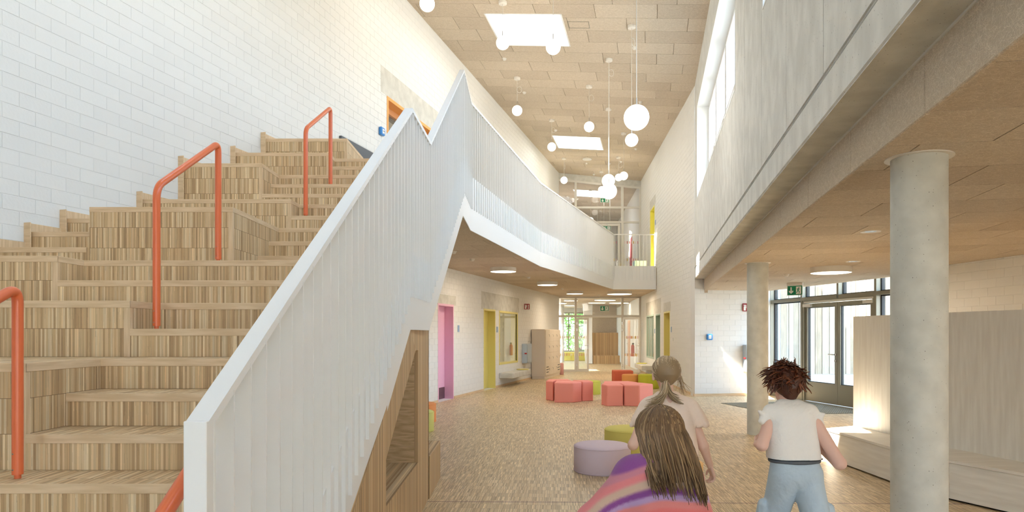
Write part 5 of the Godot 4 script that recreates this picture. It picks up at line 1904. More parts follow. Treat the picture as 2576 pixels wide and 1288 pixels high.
	solo(col_mesh(0.055, 4.5), "downpipe", M.pale_blue, "pale grey downpipe outside the entrance glazing", "pipe", at(6.98, -0.06, 17.9))
	# garden trees behind the far window
	for q: Array in [[1.4, 44.0, 4.6], [4.6, 46.0, 5.2], [-2.5, 47.0, 5.0], [13.5, 30.0, 5.0]]:
		tree(q[0], q[1], q[2])

func col_mesh(r: float, h: float) -> ArrayMesh:
	var m := MB.new()
	m.lathe(PackedVector2Array([Vector2(0, 0), Vector2(r, 0.0), Vector2(r, h), Vector2(0, h)]), 28)
	return m.mesh()

func tree(x: float, d: float, h: float) -> void:
	var t := thing("garden_tree", "leafy green tree in the garden outside", "tree", at(x, -0.06, d), "garden trees")
	var tr := MB.new()
	tr.tube(PackedVector3Array([Vector3(0, 0, 0), Vector3(0.05, h * 0.3, 0), Vector3(0, h * 0.8, 0.05)]), [0.14, 0.10, 0.03], 8)
	part(tr.mesh(), "trunk", M.bark, t)
	for k in 3:
		var mm := MultiMesh.new()
		mm.transform_format = MultiMesh.TRANSFORM_3D
		var lf := MB.new()
		lf.quad(Vector3(-0.07, 0, 0), Vector3(0, -0.12, 0.02), Vector3(0.07, 0, 0), Vector3(0, 0.12, 0.02))
		mm.mesh = lf.mesh()
		mm.instance_count = 700
		for i in 700:
			var dir := Vector3(rng.randfn(), rng.randfn(), rng.randfn()).normalized() * pow(rng.randf(), 0.4)
			var p := Vector3(dir.x * 1.8, h * 0.5 + dir.y * h * 0.48, dir.z * 1.6)
			mm.set_instance_transform(i, Transform3D(Basis(Vector3(rng.randfn(), rng.randfn(), rng.randfn()).normalized(), rng.randf() * TAU), p))
		var o := MultiMeshInstance3D.new()
		o.name = nm(t, "foliage")
		o.multimesh = mm
		o.material_override = M.leaf[k]
		t.add_child(o, true)
		o.set_meta("kind", "stuff")
var org := Vector3.ZERO
# ---- children: continuous bodies from tapered capsules joined by a smooth minimum, meshed as surface nets ----
# prims: [a, b, radius a, radius b, blend]; positions are local to the child
func nets(mb: MB, prims: Array, cell: float, paint: Callable) -> void:
	var lo := Vector3(1e9, 1e9, 1e9)
	var hi := -lo
	for p in prims:
		var r: float = maxf(p[2], p[3])
		for e: Vector3 in [p[0], p[1]]:
			lo = lo.min(e - Vector3(r, r, r))
			hi = hi.max(e + Vector3(r, r, r))
	lo -= Vector3.ONE * cell * 3.0
	hi += Vector3.ONE * cell * 3.0
	var nx := int((hi.x - lo.x) / cell) + 2
	var ny := int((hi.y - lo.y) / cell) + 2
	var nz := int((hi.z - lo.z) / cell) + 2
	var f := PackedFloat32Array()
	f.resize(nx * ny * nz)
	f.fill(1.0)
	for p in prims:
		var a: Vector3 = p[0]
		var b: Vector3 = p[1]
		var ra: float = p[2]
		var rb: float = p[3]
		var k: float = p[4]
		var pad := maxf(ra, rb) + k + cell * 2.0
		var l := (a.min(b) - Vector3.ONE * pad - lo) / cell
		var h := (a.max(b) + Vector3.ONE * pad - lo) / cell
		var ab := b - a
		var inv := 1.0 / maxf(ab.length_squared(), 1e-9)
		for z in range(maxi(0, int(l.z)), mini(nz, int(h.z) + 1)):
			for y in range(maxi(0, int(l.y)), mini(ny, int(h.y) + 1)):
				var base := (z * ny + y) * nx
				for x in range(maxi(0, int(l.x)), mini(nx, int(h.x) + 1)):
					var q := lo + Vector3(x, y, z) * cell - a
					var t := clampf(q.dot(ab) * inv, 0.0, 1.0)
					var d := (q - ab * t).length() - lerpf(ra, rb, t)
					var o := f[base + x]
					var w := maxf(k - absf(o - d), 0.0)
					f[base + x] = minf(o, d) - w * w * 0.25 / k
	var idx := PackedInt32Array()
	idx.resize(nx * ny * nz)
	idx.fill(-1)
	var vs := PackedVector3Array()
	var ns := PackedVector3Array()
	var sy := nx
	var sz := nx * ny
	var co := [0, 1, sy, sy + 1, sz, sz + 1, sz + sy, sz + sy + 1]
	var edges := [[0, 1], [2, 3], [4, 5], [6, 7], [0, 2], [1, 3], [4, 6], [5, 7], [0, 4], [1, 5], [2, 6], [3, 7]]
	for z in nz - 1:
		for y in ny - 1:
			for x in nx - 1:
				var i := z * sz + y * sy + x
				var f0 := f[i]
				if f0 > cell * 4.0:
					continue
				var s := 0
				var v := []
				for c in 8:
					var g: float = f[i + co[c]]
					v.append(g)
					if g < 0.0:
						s += 1
				if s == 0 or s == 8:
					continue
				var acc := Vector3.ZERO
				var m := 0
				for e in edges:
					var fa: float = v[e[0]]
					var fb: float = v[e[1]]
					if (fa < 0.0) != (fb < 0.0):
						var t := fa / (fa - fb)
						var pa := Vector3(e[0] & 1, (e[0] >> 1) & 1, e[0] >> 2)
						var pb := Vector3(e[1] & 1, (e[1] >> 1) & 1, e[1] >> 2)
						acc += pa.lerp(pb, t)
						m += 1
				idx[i] = vs.size()
				vs.append(lo + (Vector3(x, y, z) + acc / m) * cell)
				ns.append(Vector3(v[1] + v[3] + v[5] + v[7] - v[0] - v[2] - v[4] - v[6], v[2] + v[3] + v[6] + v[7] - v[0] - v[1] - v[4] - v[5], v[4] + v[5] + v[6] + v[7] - v[0] - v[1] - v[2] - v[3]).normalized())
	var cs := PackedColorArray()
	for i in vs.size():
		cs.append(paint.call(vs[i], ns[i]))
	for z in range(1, nz - 1):
		for y in range(1, ny - 1):
			for x in range(1, nx - 1):
				var i := z * sz + y * sy + x
				if idx[i] < 0:
					continue
				var s0 := f[i] < 0.0
				for ax in 3:
					var st: int = [1, sy, sz][ax]
					if (f[i + st] < 0.0) == s0:
						continue
					var u: int = [sy, sz, 1][ax]
					var w: int = [sz, 1, sy][ax]
					var q := [idx[i], idx[i - u], idx[i - u - w], idx[i - w]]
					if q[0] < 0 or q[1] < 0 or q[2] < 0 or q[3] < 0:
						continue
					var order := [0, 1, 2, 0, 2, 3] if not s0 else [0, 2, 1, 0, 3, 2]
					for o: int in order:
						var j: int = q[o]
						mb.v.append(vs[j])
						mb.n.append(ns[j])
						mb.uv.append(Vector2(vs[j].x + vs[j].z, vs[j].y))
						mb.c.append(cs[j])

func hem(mb: MB, y: float) -> void:     # cut a garment off level at its hem
	for i in mb.v.size():
		if mb.v[i].y < y:
			mb.v[i].y = y
			mb.n[i] = Vector3(mb.n[i].x, 0, mb.n[i].z).normalized()

func flat_paint(c: Color) -> Callable:
	var l := c.srgb_to_linear()
	return func(_p, _n): return l

func skin_mat(rough := 0.55) -> StandardMaterial3D:
	var m := mat(Color(1, 1, 1), rough)
	m.vertex_color_use_as_albedo = true
	return m

# five-fingered hand at the wrist w, pointing along dir, palm facing pal; curl bends the fingers
func hand_prims(w: Vector3, dir: Vector3, pal: Vector3, s: float, curl: float, side: float) -> Array:
	var o := []
	dir = dir.normalized()
	pal = (pal - dir * pal.dot(dir)).normalized()
	var lat := dir.cross(pal) * side
	var palm := w + dir * 0.035 * s
	for k in 4:
		var t := (k - 1.5) / 1.5
		o.append([w + lat * t * 0.010 * s, w + dir * 0.066 * s + lat * t * 0.026 * s, 0.013 * s, 0.010 * s, 0.008])
	var lens := [0.058, 0.066, 0.062, 0.048]
	for k in 4:
		var t := (k - 1.5) / 1.5
		var b := w + dir * 0.066 * s + lat * t * 0.027 * s
		var d1 := (dir * cos(curl * 0.6) + pal * sin(curl * 0.6) + lat * t * 0.10).normalized()
		var d2 := (dir * cos(curl * 1.5) + pal * sin(curl * 1.5) + lat * t * 0.05).normalized()
		var d3 := (dir * cos(curl * 2.3) + pal * sin(curl * 2.3)).normalized()
		var l: float = lens[k] * s
		var j1 := b + d1 * l * 0.48
		var j2 := j1 + d2 * l * 0.32
		var j3 := j2 + d3 * l * 0.24
		o.append([b, j1, 0.0080 * s, 0.0072 * s, 0.003])
		o.append([j1, j2, 0.0072 * s, 0.0066 * s, 0.003])
		o.append([j2, j3, 0.0066 * s, 0.0055 * s, 0.003])
	var tb := palm - lat * 0.022 * s - dir * 0.012 * s
	var tm := tb + (dir * 0.6 - lat * 0.7 + pal * 0.35).normalized() * 0.032 * s
	var te := tm + (dir * 0.85 - lat * 0.25 + pal * 0.45).normalized() * 0.028 * s
	o.append([tb, tm, 0.0105 * s, 0.0085 * s, 0.006])
	o.append([tm, te, 0.0085 * s, 0.0065 * s, 0.003])
	return o

func head_prims(c: Vector3, s: float) -> Array:
	# child's head facing -z: cranium, face, jaw, nose, ears
	return [
		[c + Vector3(0, 0.022, 0.018) * s, c + Vector3(0, 0.022, -0.018) * s, 0.079 * s, 0.076 * s, 0.02],
		[c + Vector3(0, 0.0, -0.03) * s, c + Vector3(0, -0.055, -0.048) * s, 0.060 * s, 0.040 * s, 0.03],
		[c + Vector3(0, -0.078, -0.058) * s, c + Vector3(0, -0.075, -0.05) * s, 0.022 * s, 0.024 * s, 0.02],
		[c + Vector3(0, -0.012, -0.092) * s, c + Vector3(0, -0.034, -0.104) * s, 0.008 * s, 0.011 * s, 0.008],
		[c + Vector3(0.076, 0.008, 0.006) * s, c + Vector3(0.079, -0.028, 0.0) * s, 0.014 * s, 0.009 * s, 0.006],
		[c + Vector3(-0.076, 0.008, 0.006) * s, c + Vector3(-0.079, -0.028, 0.0) * s, 0.014 * s, 0.009 * s, 0.006],
		[c + Vector3(-0.012, -0.056, -0.088) * s, c + Vector3(0.012, -0.056, -0.088) * s, 0.007 * s, 0.007 * s, 0.006],
	]

func eyes(t: Node3D, c: Vector3, s: float) -> void:
	for sx: float in [-1.0, 1.0]:
		var m := MB.new()
		var pr := PackedVector2Array()
		for i in 9:
			var a := -PI / 2 + PI * i / 8.0
			pr.append(Vector2(maxf(0.0115 * s * cos(a), 0.0), 0.0115 * s * sin(a)))
		m.lathe(pr, 14, c + Vector3(0.030 * sx, 0.0, -0.079) * s)
		var e := part(m.mesh(), "eye", M.print_white, t)
		var i2 := MB.new()
		i2.lathe(pr, 12, Vector3.ZERO)
		part(i2.mesh(), "iris", M.kick, e, Transform3D(Basis().scaled(Vector3(0.55, 0.55, 0.4)), c + Vector3(0.030 * sx, 0.0, -0.0868) * s))

# a lock of hair: a narrow ribbon tube along a path, tapering to its tip
func lock(mb: MB, path: PackedVector3Array, r: float, col: Color, flat_n: Vector3) -> void:
	var before := mb.v.size()
	var rad := []
	for i in path.size():
		var t := float(i) / (path.size() - 1)
		rad.append(r * (1.0 - 0.75 * t * t) * (0.6 + 0.4 * minf(1.0, t * 6.0)))
	mb.tube(path, rad, 5, false)
	var l := col.srgb_to_linear()
	for i in mb.v.size() - before:
		mb.c.append(l)

func hair_tone(tones: Array) -> Color:
	var c: Color = tones[rng.randi() % tones.size()]
	var k := 1.0 + rng.randfn(0.0, 0.07)
	return Color(c.r * k, c.g * k, c.b * k)

func child(label: String, base: Vector2) -> Node3D:
	return thing("person", label, "child", at(base.x, 0, base.y))

func cloth_tex() -> Texture2D:
	if not M.has("weave"):
		M.weave = ramp_tex(256, 16, 16, 77, 0.06, Color(0.35, 0.35, 0.35), Color(0.65, 0.65, 0.65))
	return M.weave

func arm(s: Vector3, e: Vector3, w: Vector3, r0: float, r1: float, r2: float) -> Array:
	return [[s, e, r0, r1, 0.02], [e, w, r1 * 1.02, r2, 0.015]]

func build_children() -> void:
	var hm := skin_mat(0.45)
	var weave := cloth_tex()
	var fold := ramp_tex(256, 16, 16, 79, 0.02, Color(0.2, 0.2, 0.2), Color(0.8, 0.8, 0.8), 0, Color.BLACK, 3)
	# ---------------- child in a white top and pale blue trousers -----------------
	org = Vector3(1.49, 0, -3.65)
	var W := func(x: float, h: float, d: float) -> Vector3: return Vector3(x, h, -d) - org
	var skin := Color(0.90, 0.74, 0.67)
	var t := child("running child with tousled auburn hair, white sleeveless top and pale blue trousers", Vector2(1.49, 3.65))
	var hc: Vector3 = W.call(1.512, 1.185, 3.76)
	var sm := skin_mat()
	var b := MB.new()
	var el: Vector3 = W.call(1.318, 0.885, 3.60)
	var er: Vector3 = W.call(1.700, 0.800, 3.54)
	var wl: Vector3 = W.call(1.375, 0.855, 3.83)
	var wr: Vector3 = W.call(1.655, 0.885, 3.76)
	var pr := [
		[W.call(1.505, 1.135, 3.74), W.call(1.50, 1.05, 3.69), 0.040, 0.034, 0.02],
		[W.call(1.50, 1.0, 3.67), W.call(1.495, 0.75, 3.62), 0.060, 0.064, 0.02],
		[W.call(1.40, 1.035, 3.67), W.call(1.60, 1.04, 3.67), 0.038, 0.038, 0.03],
		[W.call(1.43, 0.68, 3.62), W.call(1.415, 0.40, 3.76), 0.062, 0.045, 0.03],
		[W.call(1.415, 0.40, 3.76), W.call(1.42, 0.09, 3.60), 0.045, 0.030, 0.02],
		[W.call(1.565, 0.68, 3.62), W.call(1.60, 0.42, 3.58), 0.062, 0.045, 0.03],
		[W.call(1.60, 0.42, 3.58), W.call(1.61, 0.36, 3.26), 0.045, 0.030, 0.02]]
	pr.append_array(arm(W.call(1.395, 1.03, 3.67), el, wl, 0.036, 0.030, 0.021))
	pr.append_array(arm(W.call(1.605, 1.03, 3.67), er, wr, 0.038, 0.032, 0.022))
	nets(b, pr, 0.012, flat_paint(skin))
	nets(b, head_prims(hc, 0.98), 0.005, flat_paint(skin))
	nets(b, hand_prims(wl, Vector3(0.2, 0.15, -1), Vector3(1, 0, 0), 0.85, 0.9, 1.0), 0.0035, flat_paint(skin))
	nets(b, hand_prims(wr, Vector3(-0.2, 0.3, -1), Vector3(-1, 0, 0), 0.85, 0.9, -1.0), 0.0035, flat_paint(skin))
	part(b.mesh(), "body", sm, t)
	eyes(t, hc, 0.98)
	# top
	var top := MB.new()
	var wc := Color(0.93, 0.92, 0.90)
	var tp := [
		[W.call(1.45, 1.0, 3.67), W.call(1.446, 0.76, 3.62), 0.084, 0.092, 0.05],
		[W.call(1.545, 1.0, 3.67), W.call(1.55, 0.76, 3.62), 0.084, 0.092, 0.05],
		[W.call(1.40, 1.05, 3.675), W.call(1.595, 1.055, 3.675), 0.043, 0.043, 0.04],
		[W.call(1.46, 1.085, 3.70), W.call(1.545, 1.085, 3.70), 0.034, 0.034, 0.03],
		# flutter sleeves
		[W.call(1.385, 1.055, 3.67), W.call(1.335, 1.005, 3.645), 0.034, 0.020, 0.02],
		[W.call(1.335, 1.045, 3.65), W.call(1.318, 1.06, 3.64), 0.014, 0.010, 0.02],
		[W.call(1.61, 1.05, 3.67), W.call(1.645, 0.985, 3.645), 0.036, 0.024, 0.02],
		[W.call(1.648, 1.03, 3.65), W.call(1.662, 1.045, 3.64), 0.014, 0.010, 0.02]]
	nets(top, tp, 0.009, flat_paint(wc))
	hem(top, 0.815)
	var clothm := mat(Color(1, 1, 1), 0.85, 0, null, 0.25, fold, 0.25)
	clothm.vertex_color_use_as_albedo = true
	part(top.mesh(), "sleeveless_top", clothm, t)
	# trousers
	var tr := MB.new()
	var bl := Color(0.72, 0.79, 0.84)
	nets(tr, [
		[W.call(1.455, 0.79, 3.62), W.call(1.54, 0.79, 3.62), 0.080, 0.080, 0.02],
		[W.call(1.445, 0.73, 3.605), W.call(1.555, 0.73, 3.605), 0.084, 0.084, 0.02],
		[W.call(1.440, 0.69, 3.62), W.call(1.425, 0.40, 3.75), 0.080, 0.066, 0.012],
		[W.call(1.425, 0.40, 3.75), W.call(1.43, 0.13, 3.61), 0.066, 0.056, 0.012],
		[W.call(1.56, 0.69, 3.605), W.call(1.605, 0.42, 3.55), 0.080, 0.068, 0.012],
		[W.call(1.605, 0.42, 3.55), W.call(1.61, 0.36, 3.30), 0.068, 0.056, 0.012],
		[W.call(1.352, 0.56, 3.67), W.call(1.345, 0.45, 3.71), 0.030, 0.030, 0.006],
		[W.call(1.655, 0.56, 3.57), W.call(1.67, 0.47, 3.55), 0.030, 0.030, 0.006]], 0.011, flat_paint(bl))
	var trm := mat(Color(1, 1, 1), 0.85, 0, null, 0.3, fold, 0.35)
	trm.vertex_color_use_as_albedo = true
	part(tr.mesh(), "trousers", trm, t)
	var wb := MB.new()
	var ring := PackedVector3Array()
	for i in 41:
		var a := TAU * i / 40.0
		ring.append(W.call(1.4975 + 0.126 * cos(a), 0.803, 3.62 + 0.084 * sin(a)))
	wb.tube(ring, 0.011, 8, false)
	part(wb.mesh(), "waistband", M.dark_grey, t)
	shoes(t, [[W.call(1.42, 0.0, 3.60), 0.0, 0.0], [W.call(1.61, 0.30, 3.20), 0.0, 1.2]], Color(0.85, 0.85, 0.85))
	# tousled short hair
	var tones := [Color(0.33, 0.17, 0.10), Color(0.40, 0.21, 0.12), Color(0.28, 0.14, 0.08), Color(0.48, 0.27, 0.16)]
	var hr := MB.new()
	nets(hr, [[hc + Vector3(0, 0.032, 0.024), hc + Vector3(0, 0.036, -0.020), 0.083, 0.080, 0.02], [hc + Vector3(0, -0.02, 0.045), hc + Vector3(0, -0.045, 0.05), 0.056, 0.036, 0.03]], 0.006, flat_paint(Color(0.30, 0.16, 0.09)))
	for i in 420:
		var u := rng.randf() * TAU
		var th := rng.randf_range(0.05, 1.75)
		var dir := Vector3(sin(th) * cos(u), cos(th), sin(th) * sin(u))
		if dir.z < -0.55 and dir.y < 0.55:
			continue
		var p := hc + Vector3(0, 0.030, 0.004) + Vector3(dir.x * 0.082, dir.y * 0.086, dir.z * 0.094)
		var flow := (Vector3(-dir.x * 0.3 - 0.45, -0.45, 0.25) + Vector3(rng.randfn(), rng.randfn(), rng.randfn()) * 0.45)
		flow = (flow - dir * flow.dot(dir) * 0.85).normalized()
		var path := PackedVector3Array()
		var len_ := rng.randf_range(0.045, 0.085)
		var v := flow + dir * 0.35
		for k in 6:
			path.append(p)
			p += v.normalized() * len_ / 5.0
			v += Vector3(rng.randfn(), -0.35, rng.randfn()) * 0.22
		lock(hr, path, rng.randf_range(0.004, 0.0075), hair_tone(tones), dir)
	for i in 26:   # wisps flying off to the side
		var p := hc + Vector3(-0.062 + rng.randfn() * 0.01, 0.085 + rng.randfn() * 0.012, 0.01 + rng.randfn() * 0.03)
		var path := PackedVector3Array()
		var v := Vector3(-1, 0.12 + rng.randfn() * 0.25, rng.randfn() * 0.3).normalized()
		for k in 7:
			path.append(p)
			p += v * 0.014
			v = (v + Vector3(0, -0.12 + rng.randfn() * 0.08, 0)).normalized()
		lock(hr, path, 0.003, hair_tone(tones), Vector3.UP)
	part(hr.mesh(), "hair", hm, t)

	# ---------------- child with a blonde ponytail and peach top -----------------
	org = Vector3(0.94, 0, -4.2)
	var t2 := child("running child with a blonde ponytail and a peach blouse with puffed sleeves", Vector2(0.96, 4.2))
	var h2: Vector3 = W.call(0.952, 1.215, 4.30)
	var sk2 := Color(0.91, 0.76, 0.68)
	var b2 := MB.new()
	var e2l: Vector3 = W.call(0.712, 0.80, 4.13)
	var w2l: Vector3 = W.call(0.755, 0.79, 4.34)
	var e2r: Vector3 = W.call(1.150, 0.785, 4.17)
	var w2r: Vector3 = W.call(1.205, 0.655, 4.22)
	var p2 := [
		[W.call(0.948, 1.16, 4.28), W.call(0.94, 1.05, 4.22), 0.040, 0.045, 0.03],
		[W.call(0.94, 1.02, 4.21), W.call(0.94, 0.72, 4.17), 0.080, 0.080, 0.03],
		[W.call(0.83, 1.025, 4.21), W.call(1.05, 1.025, 4.21), 0.038, 0.038, 0.03],
		[W.call(0.88, 0.70, 4.16), W.call(0.87, 0.42, 4.32), 0.066, 0.046, 0.03],
		[W.call(0.87, 0.42, 4.32), W.call(0.87, 0.09, 4.22), 0.046, 0.030, 0.02],
		[W.call(1.0, 0.70, 4.16), W.call(1.01, 0.42, 4.10), 0.066, 0.046, 0.03],
		[W.call(1.01, 0.42, 4.10), W.call(1.01, 0.34, 3.80), 0.046, 0.030, 0.02]]
	p2.append_array(arm(W.call(0.815, 1.0, 4.20), e2l, w2l, 0.038, 0.030, 0.021))
	p2.append_array(arm(W.call(1.07, 1.0, 4.20), e2r, w2r, 0.038, 0.030, 0.021))
	nets(b2, p2, 0.012, flat_paint(sk2))
	nets(b2, head_prims(h2, 1.02), 0.005, flat_paint(sk2))
	nets(b2, hand_prims(w2l, Vector3(0.2, 0.1, -1), Vector3(1, 0, 0), 0.9, 0.9, 1.0), 0.0035, flat_paint(sk2))
	nets(b2, hand_prims(w2r, Vector3(0.30, -0.95, -0.1), Vector3(-1, -0.25, 0.1), 0.92, 0.75, -1.0), 0.003, flat_paint(sk2))
	part(b2.mesh(), "body", sm, t2)
	eyes(t2, h2, 1.02)
	var bl2 := MB.new()
	var pc := Color(0.97, 0.89, 0.82)
	var q2 := [
		[W.call(0.885, 1.0, 4.21), W.call(0.875, 0.80, 4.17), 0.092, 0.105, 0.05],
		[W.call(0.995, 1.0, 4.21), W.call(1.005, 0.80, 4.17), 0.092, 0.105, 0.05],
		[W.call(0.83, 1.04, 4.21), W.call(1.055, 1.04, 4.21), 0.043, 0.043, 0.04],
		[W.call(0.90, 1.085, 4.235), W.call(0.985, 1.085, 4.235), 0.034, 0.034, 0.03],
		[W.call(0.85, 0.73, 4.17), W.call(1.03, 0.73, 4.17), 0.085, 0.085, 0.04]]
	for sd: float in [-1.0, 1.0]:
		var sx := 0.945 + sd * 0.135
		q2.append([W.call(sx, 1.02, 4.20), W.call(sx + sd * 0.045, 0.945, 4.185), 0.052, 0.050, 0.02])
		for k in 6:
			var a := k * TAU / 6.0
			q2.append([W.call(sx + sd * 0.015 + 0.03 * cos(a), 1.0, 4.19 + 0.03 * sin(a)), W.call(sx + sd * 0.055 + 0.042 * cos(a), 0.915, 4.18 + 0.042 * sin(a)), 0.018, 0.016, 0.012])
	nets(bl2, q2, 0.010, flat_paint(pc))
	hem(bl2, 0.70)
	part(bl2.mesh(), "peach_blouse", clothm, t2)
	var tr2 := MB.new()
	nets(tr2, [
		[W.call(0.89, 0.71, 4.16), W.call(0.99, 0.71, 4.16), 0.092, 0.092, 0.03],
		[W.call(0.88, 0.68, 4.17), W.call(0.87, 0.42, 4.31), 0.088, 0.072, 0.02],
		[W.call(0.87, 0.42, 4.31), W.call(0.87, 0.13, 4.23), 0.072, 0.056, 0.02],
		[W.call(1.0, 0.68, 4.16), W.call(1.01, 0.42, 4.09), 0.088, 0.072, 0.02],
		[W.call(1.01, 0.42, 4.09), W.call(1.01, 0.35, 3.84), 0.072, 0.056, 0.02]], 0.012, flat_paint(Color(0.72, 0.60, 0.50)))
	part(tr2.mesh(), "trousers", trm, t2)
	shoes(t2, [[W.call(0.87, 0.0, 4.21), 0.0, 0.0], [W.call(1.01, 0.28, 3.74), 0.0, 1.2]], Color(0.90, 0.85, 0.82))
	var tn2 := [Color(0.66, 0.57, 0.44), Color(0.74, 0.65, 0.51), Color(0.57, 0.48, 0.36), Color(0.82, 0.74, 0.60), Color(0.61, 0.52, 0.39)]
	var hr2 := MB.new()
	nets(hr2, [[h2 + Vector3(0, 0.030, 0.022), h2 + Vector3(0, 0.034, -0.020), 0.084, 0.081, 0.02], [h2 + Vector3(0, -0.01, 0.05), h2 + Vector3(0, -0.03, 0.055), 0.050, 0.034, 0.03]], 0.006, flat_paint(Color(0.58, 0.49, 0.37)))
	var tie := h2 + Vector3(-0.026, -0.045, 0.112)
	for i in 330:     # combed back to the tie
		var u := rng.randf() * TAU
		var th := rng.randf_range(0.15, 2.0)
		var dir := Vector3(sin(th) * cos(u), cos(th), sin(th) * sin(u))
		if dir.z < -0.6 and dir.y < 0.45:
			continue
		if dir.y < -0.55:
			continue
		var path := PackedVector3Array()
		var td := ((tie - h2 - Vector3(0, 0.03, 0.002)) / Vector3(0.086, 0.088, 0.098)).normalized()
		for k in 8:
			var s := k / 7.0
			var dd := dir.slerp(td, s)
			path.append(h2 + Vector3(0, 0.03, 0.002) + Vector3(dd.x * 0.0865, dd.y * 0.0885, dd.z * 0.099) + dd * 0.002 * rng.randf())
		lock(hr2, path, rng.randf_range(0.0028, 0.0048), hair_tone(tn2), dir)
	for i in 170:     # the tail, swinging out to one side
		var p := tie + Vector3(rng.randfn(), rng.randfn(), rng.randfn()) * 0.006
		var path := PackedVector3Array()
		var side := -1.0 if rng.randf() < 0.8 else 0.85
		var reach := rng.randf_range(0.16, 0.27) * (0.7 if side > 0 else 1.0)
		var v := Vector3(-0.25, -0.75, 0.75) if side < 0.0 else Vector3(0.1, -0.75, 0.6)
		var swing := rng.randf_range(0.08, 0.22) * side
		for k in 11:
			path.append(p)
			p += v.normalized() * reach / 10.0
			v += Vector3(swing * (1.0 if k > 2 else 0.2), 0.010 * k + rng.randfn() * 0.04, -0.025 + rng.randfn() * 0.03)
		lock(hr2, path, rng.randf_range(0.003, 0.0055), hair_tone(tn2), Vector3.BACK)
	for i in 22:      # loose wisps by the ear
		var p := h2 + Vector3(0.074, -0.01, 0.03) + Vector3(rng.randfn(), rng.randfn(), rng.randfn()) * 0.01
		var path := PackedVector3Array()
		var v := Vector3(0.15, -0.9, 0.2)
		for k in 8:
			path.append(p)
			p += v.normalized() * 0.017
			v += Vector3(rng.randfn() * 0.15, rng.randfn() * 0.1, rng.randfn() * 0.1)
		lock(hr2, path, 0.0018, hair_tone(tn2), Vector3.BACK)
	part(hr2.mesh(), "hair", hm, t2)
	var tm := MB.new()
	tm.lathe(PackedVector2Array([Vector2(0.010, -0.016), Vector2(0.019, -0.012), Vector2(0.021, 0.0), Vector2(0.019, 0.012), Vector2(0.010, 0.016)]), 18)
	part(tm.mesh(), "hair_tie", mat(Color(0.95, 0.52, 0.52), 0.7), t2, Transform3D(Basis(Vector3.RIGHT, 0.6), tie + Vector3(0, -0.012, 0.004)))

	# ---------------- child in a striped knitted jumper, bending forward -----------------
	org = Vector3(0.57, 0, -2.6)
	var t3 := child("running child with long brown hair and a pink purple striped knitted jumper", Vector2(0.575, 2.6))
	var h3: Vector3 = W.call(0.600, 1.065, 2.800)
	var b3 := MB.new()
	var e3l: Vector3 = W.call(0.295, 0.780, 2.520)
	var w3l: Vector3 = W.call(0.225, 0.680, 2.700)
	var e3r: Vector3 = W.call(0.690, 0.730, 2.480)
	var w3r: Vector3 = W.call(0.665, 0.755, 2.720)
	var p3 := [
		[W.call(0.580, 1.015, 2.780), W.call(0.575, 0.945, 2.700), 0.042, 0.046, 0.03],
		[W.call(0.575, 0.915, 2.660), W.call(0.575, 0.605, 2.440), 0.080, 0.080, 0.03],
		[W.call(0.520, 0.585, 2.430), W.call(0.500, 0.380, 2.620), 0.064, 0.046, 0.03],
		[W.call(0.500, 0.380, 2.620), W.call(0.500, 0.090, 2.460), 0.046, 0.030, 0.02],
		[W.call(0.630, 0.585, 2.430), W.call(0.650, 0.380, 2.360), 0.064, 0.046, 0.03],
		[W.call(0.650, 0.380, 2.360), W.call(0.650, 0.300, 2.060), 0.046, 0.030, 0.02]]
	p3.append_array(arm(W.call(0.460, 0.920, 2.630), e3l, w3l, 0.034, 0.028, 0.021))
	p3.append_array(arm(W.call(0.655, 0.910, 2.630), e3r, w3r, 0.034, 0.028, 0.021))
	nets(b3, p3, 0.012, flat_paint(sk2))
	nets(b3, head_prims(h3, 1.0), 0.005, flat_paint(sk2))
	nets(b3, hand_prims(w3l, Vector3(-0.2, -0.3, -1), Vector3(1, 0, 0), 0.88, 0.8, 1.0), 0.0035, flat_paint(sk2))
	nets(b3, hand_prims(w3r, Vector3(-0.1, 0.2, -1), Vector3(-1, 0, 0), 0.88, 0.8, -1.0), 0.0035, flat_paint(sk2))
	part(b3.mesh(), "body", sm, t3)
	eyes(t3, h3, 1.0)
	var bands := [[1.03, Color(0.55, 0.30, 0.58)], [1.005, Color(0.80, 0.52, 0.58)], [0.985, Color(0.88, 0.52, 0.53)], [0.955, Color(0.80, 0.68, 0.60)], [0.928, Color(0.52, 0.28, 0.55)], [0.912, Color(0.70, 0.58, 0.74)], [0.890, Color(0.86, 0.52, 0.50)], [0.866, Color(0.87, 0.45, 0.44)], [0.845, Color(0.55, 0.20, 0.48)], [0.828, Color(0.72, 0.30, 0.52)], [0.805, Color(0.88, 0.48, 0.47)], [0.78, Color(0.90, 0.62, 0.50)], [0.75, Color(0.60, 0.30, 0.55)], [0.72, Color(0.86, 0.50, 0.50)], [0.68, Color(0.66, 0.36, 0.58)], [0.60, Color(0.86, 0.55, 0.52)]]
	var knit := func(p: Vector3, _n) -> Color:
		var y := p.y + 0.035 + 1.1 * p.x * p.x + 0.003 * sin(p.x * 31.0) - 0.03 * p.x
		for k in bands.size() - 1:
			if y > bands[k + 1][0]:
				var s: float = clampf((bands[k][0] - y) / (bands[k][0] - bands[k + 1][0]), 0.0, 1.0)
				s = smoothstep(0.25, 0.75, s)
				return (bands[k][1] as Color).lerp(bands[k + 1][1], s).srgb_to_linear()
		return (bands[bands.size() - 1][1] as Color).srgb_to_linear()
	var jm := MB.new()
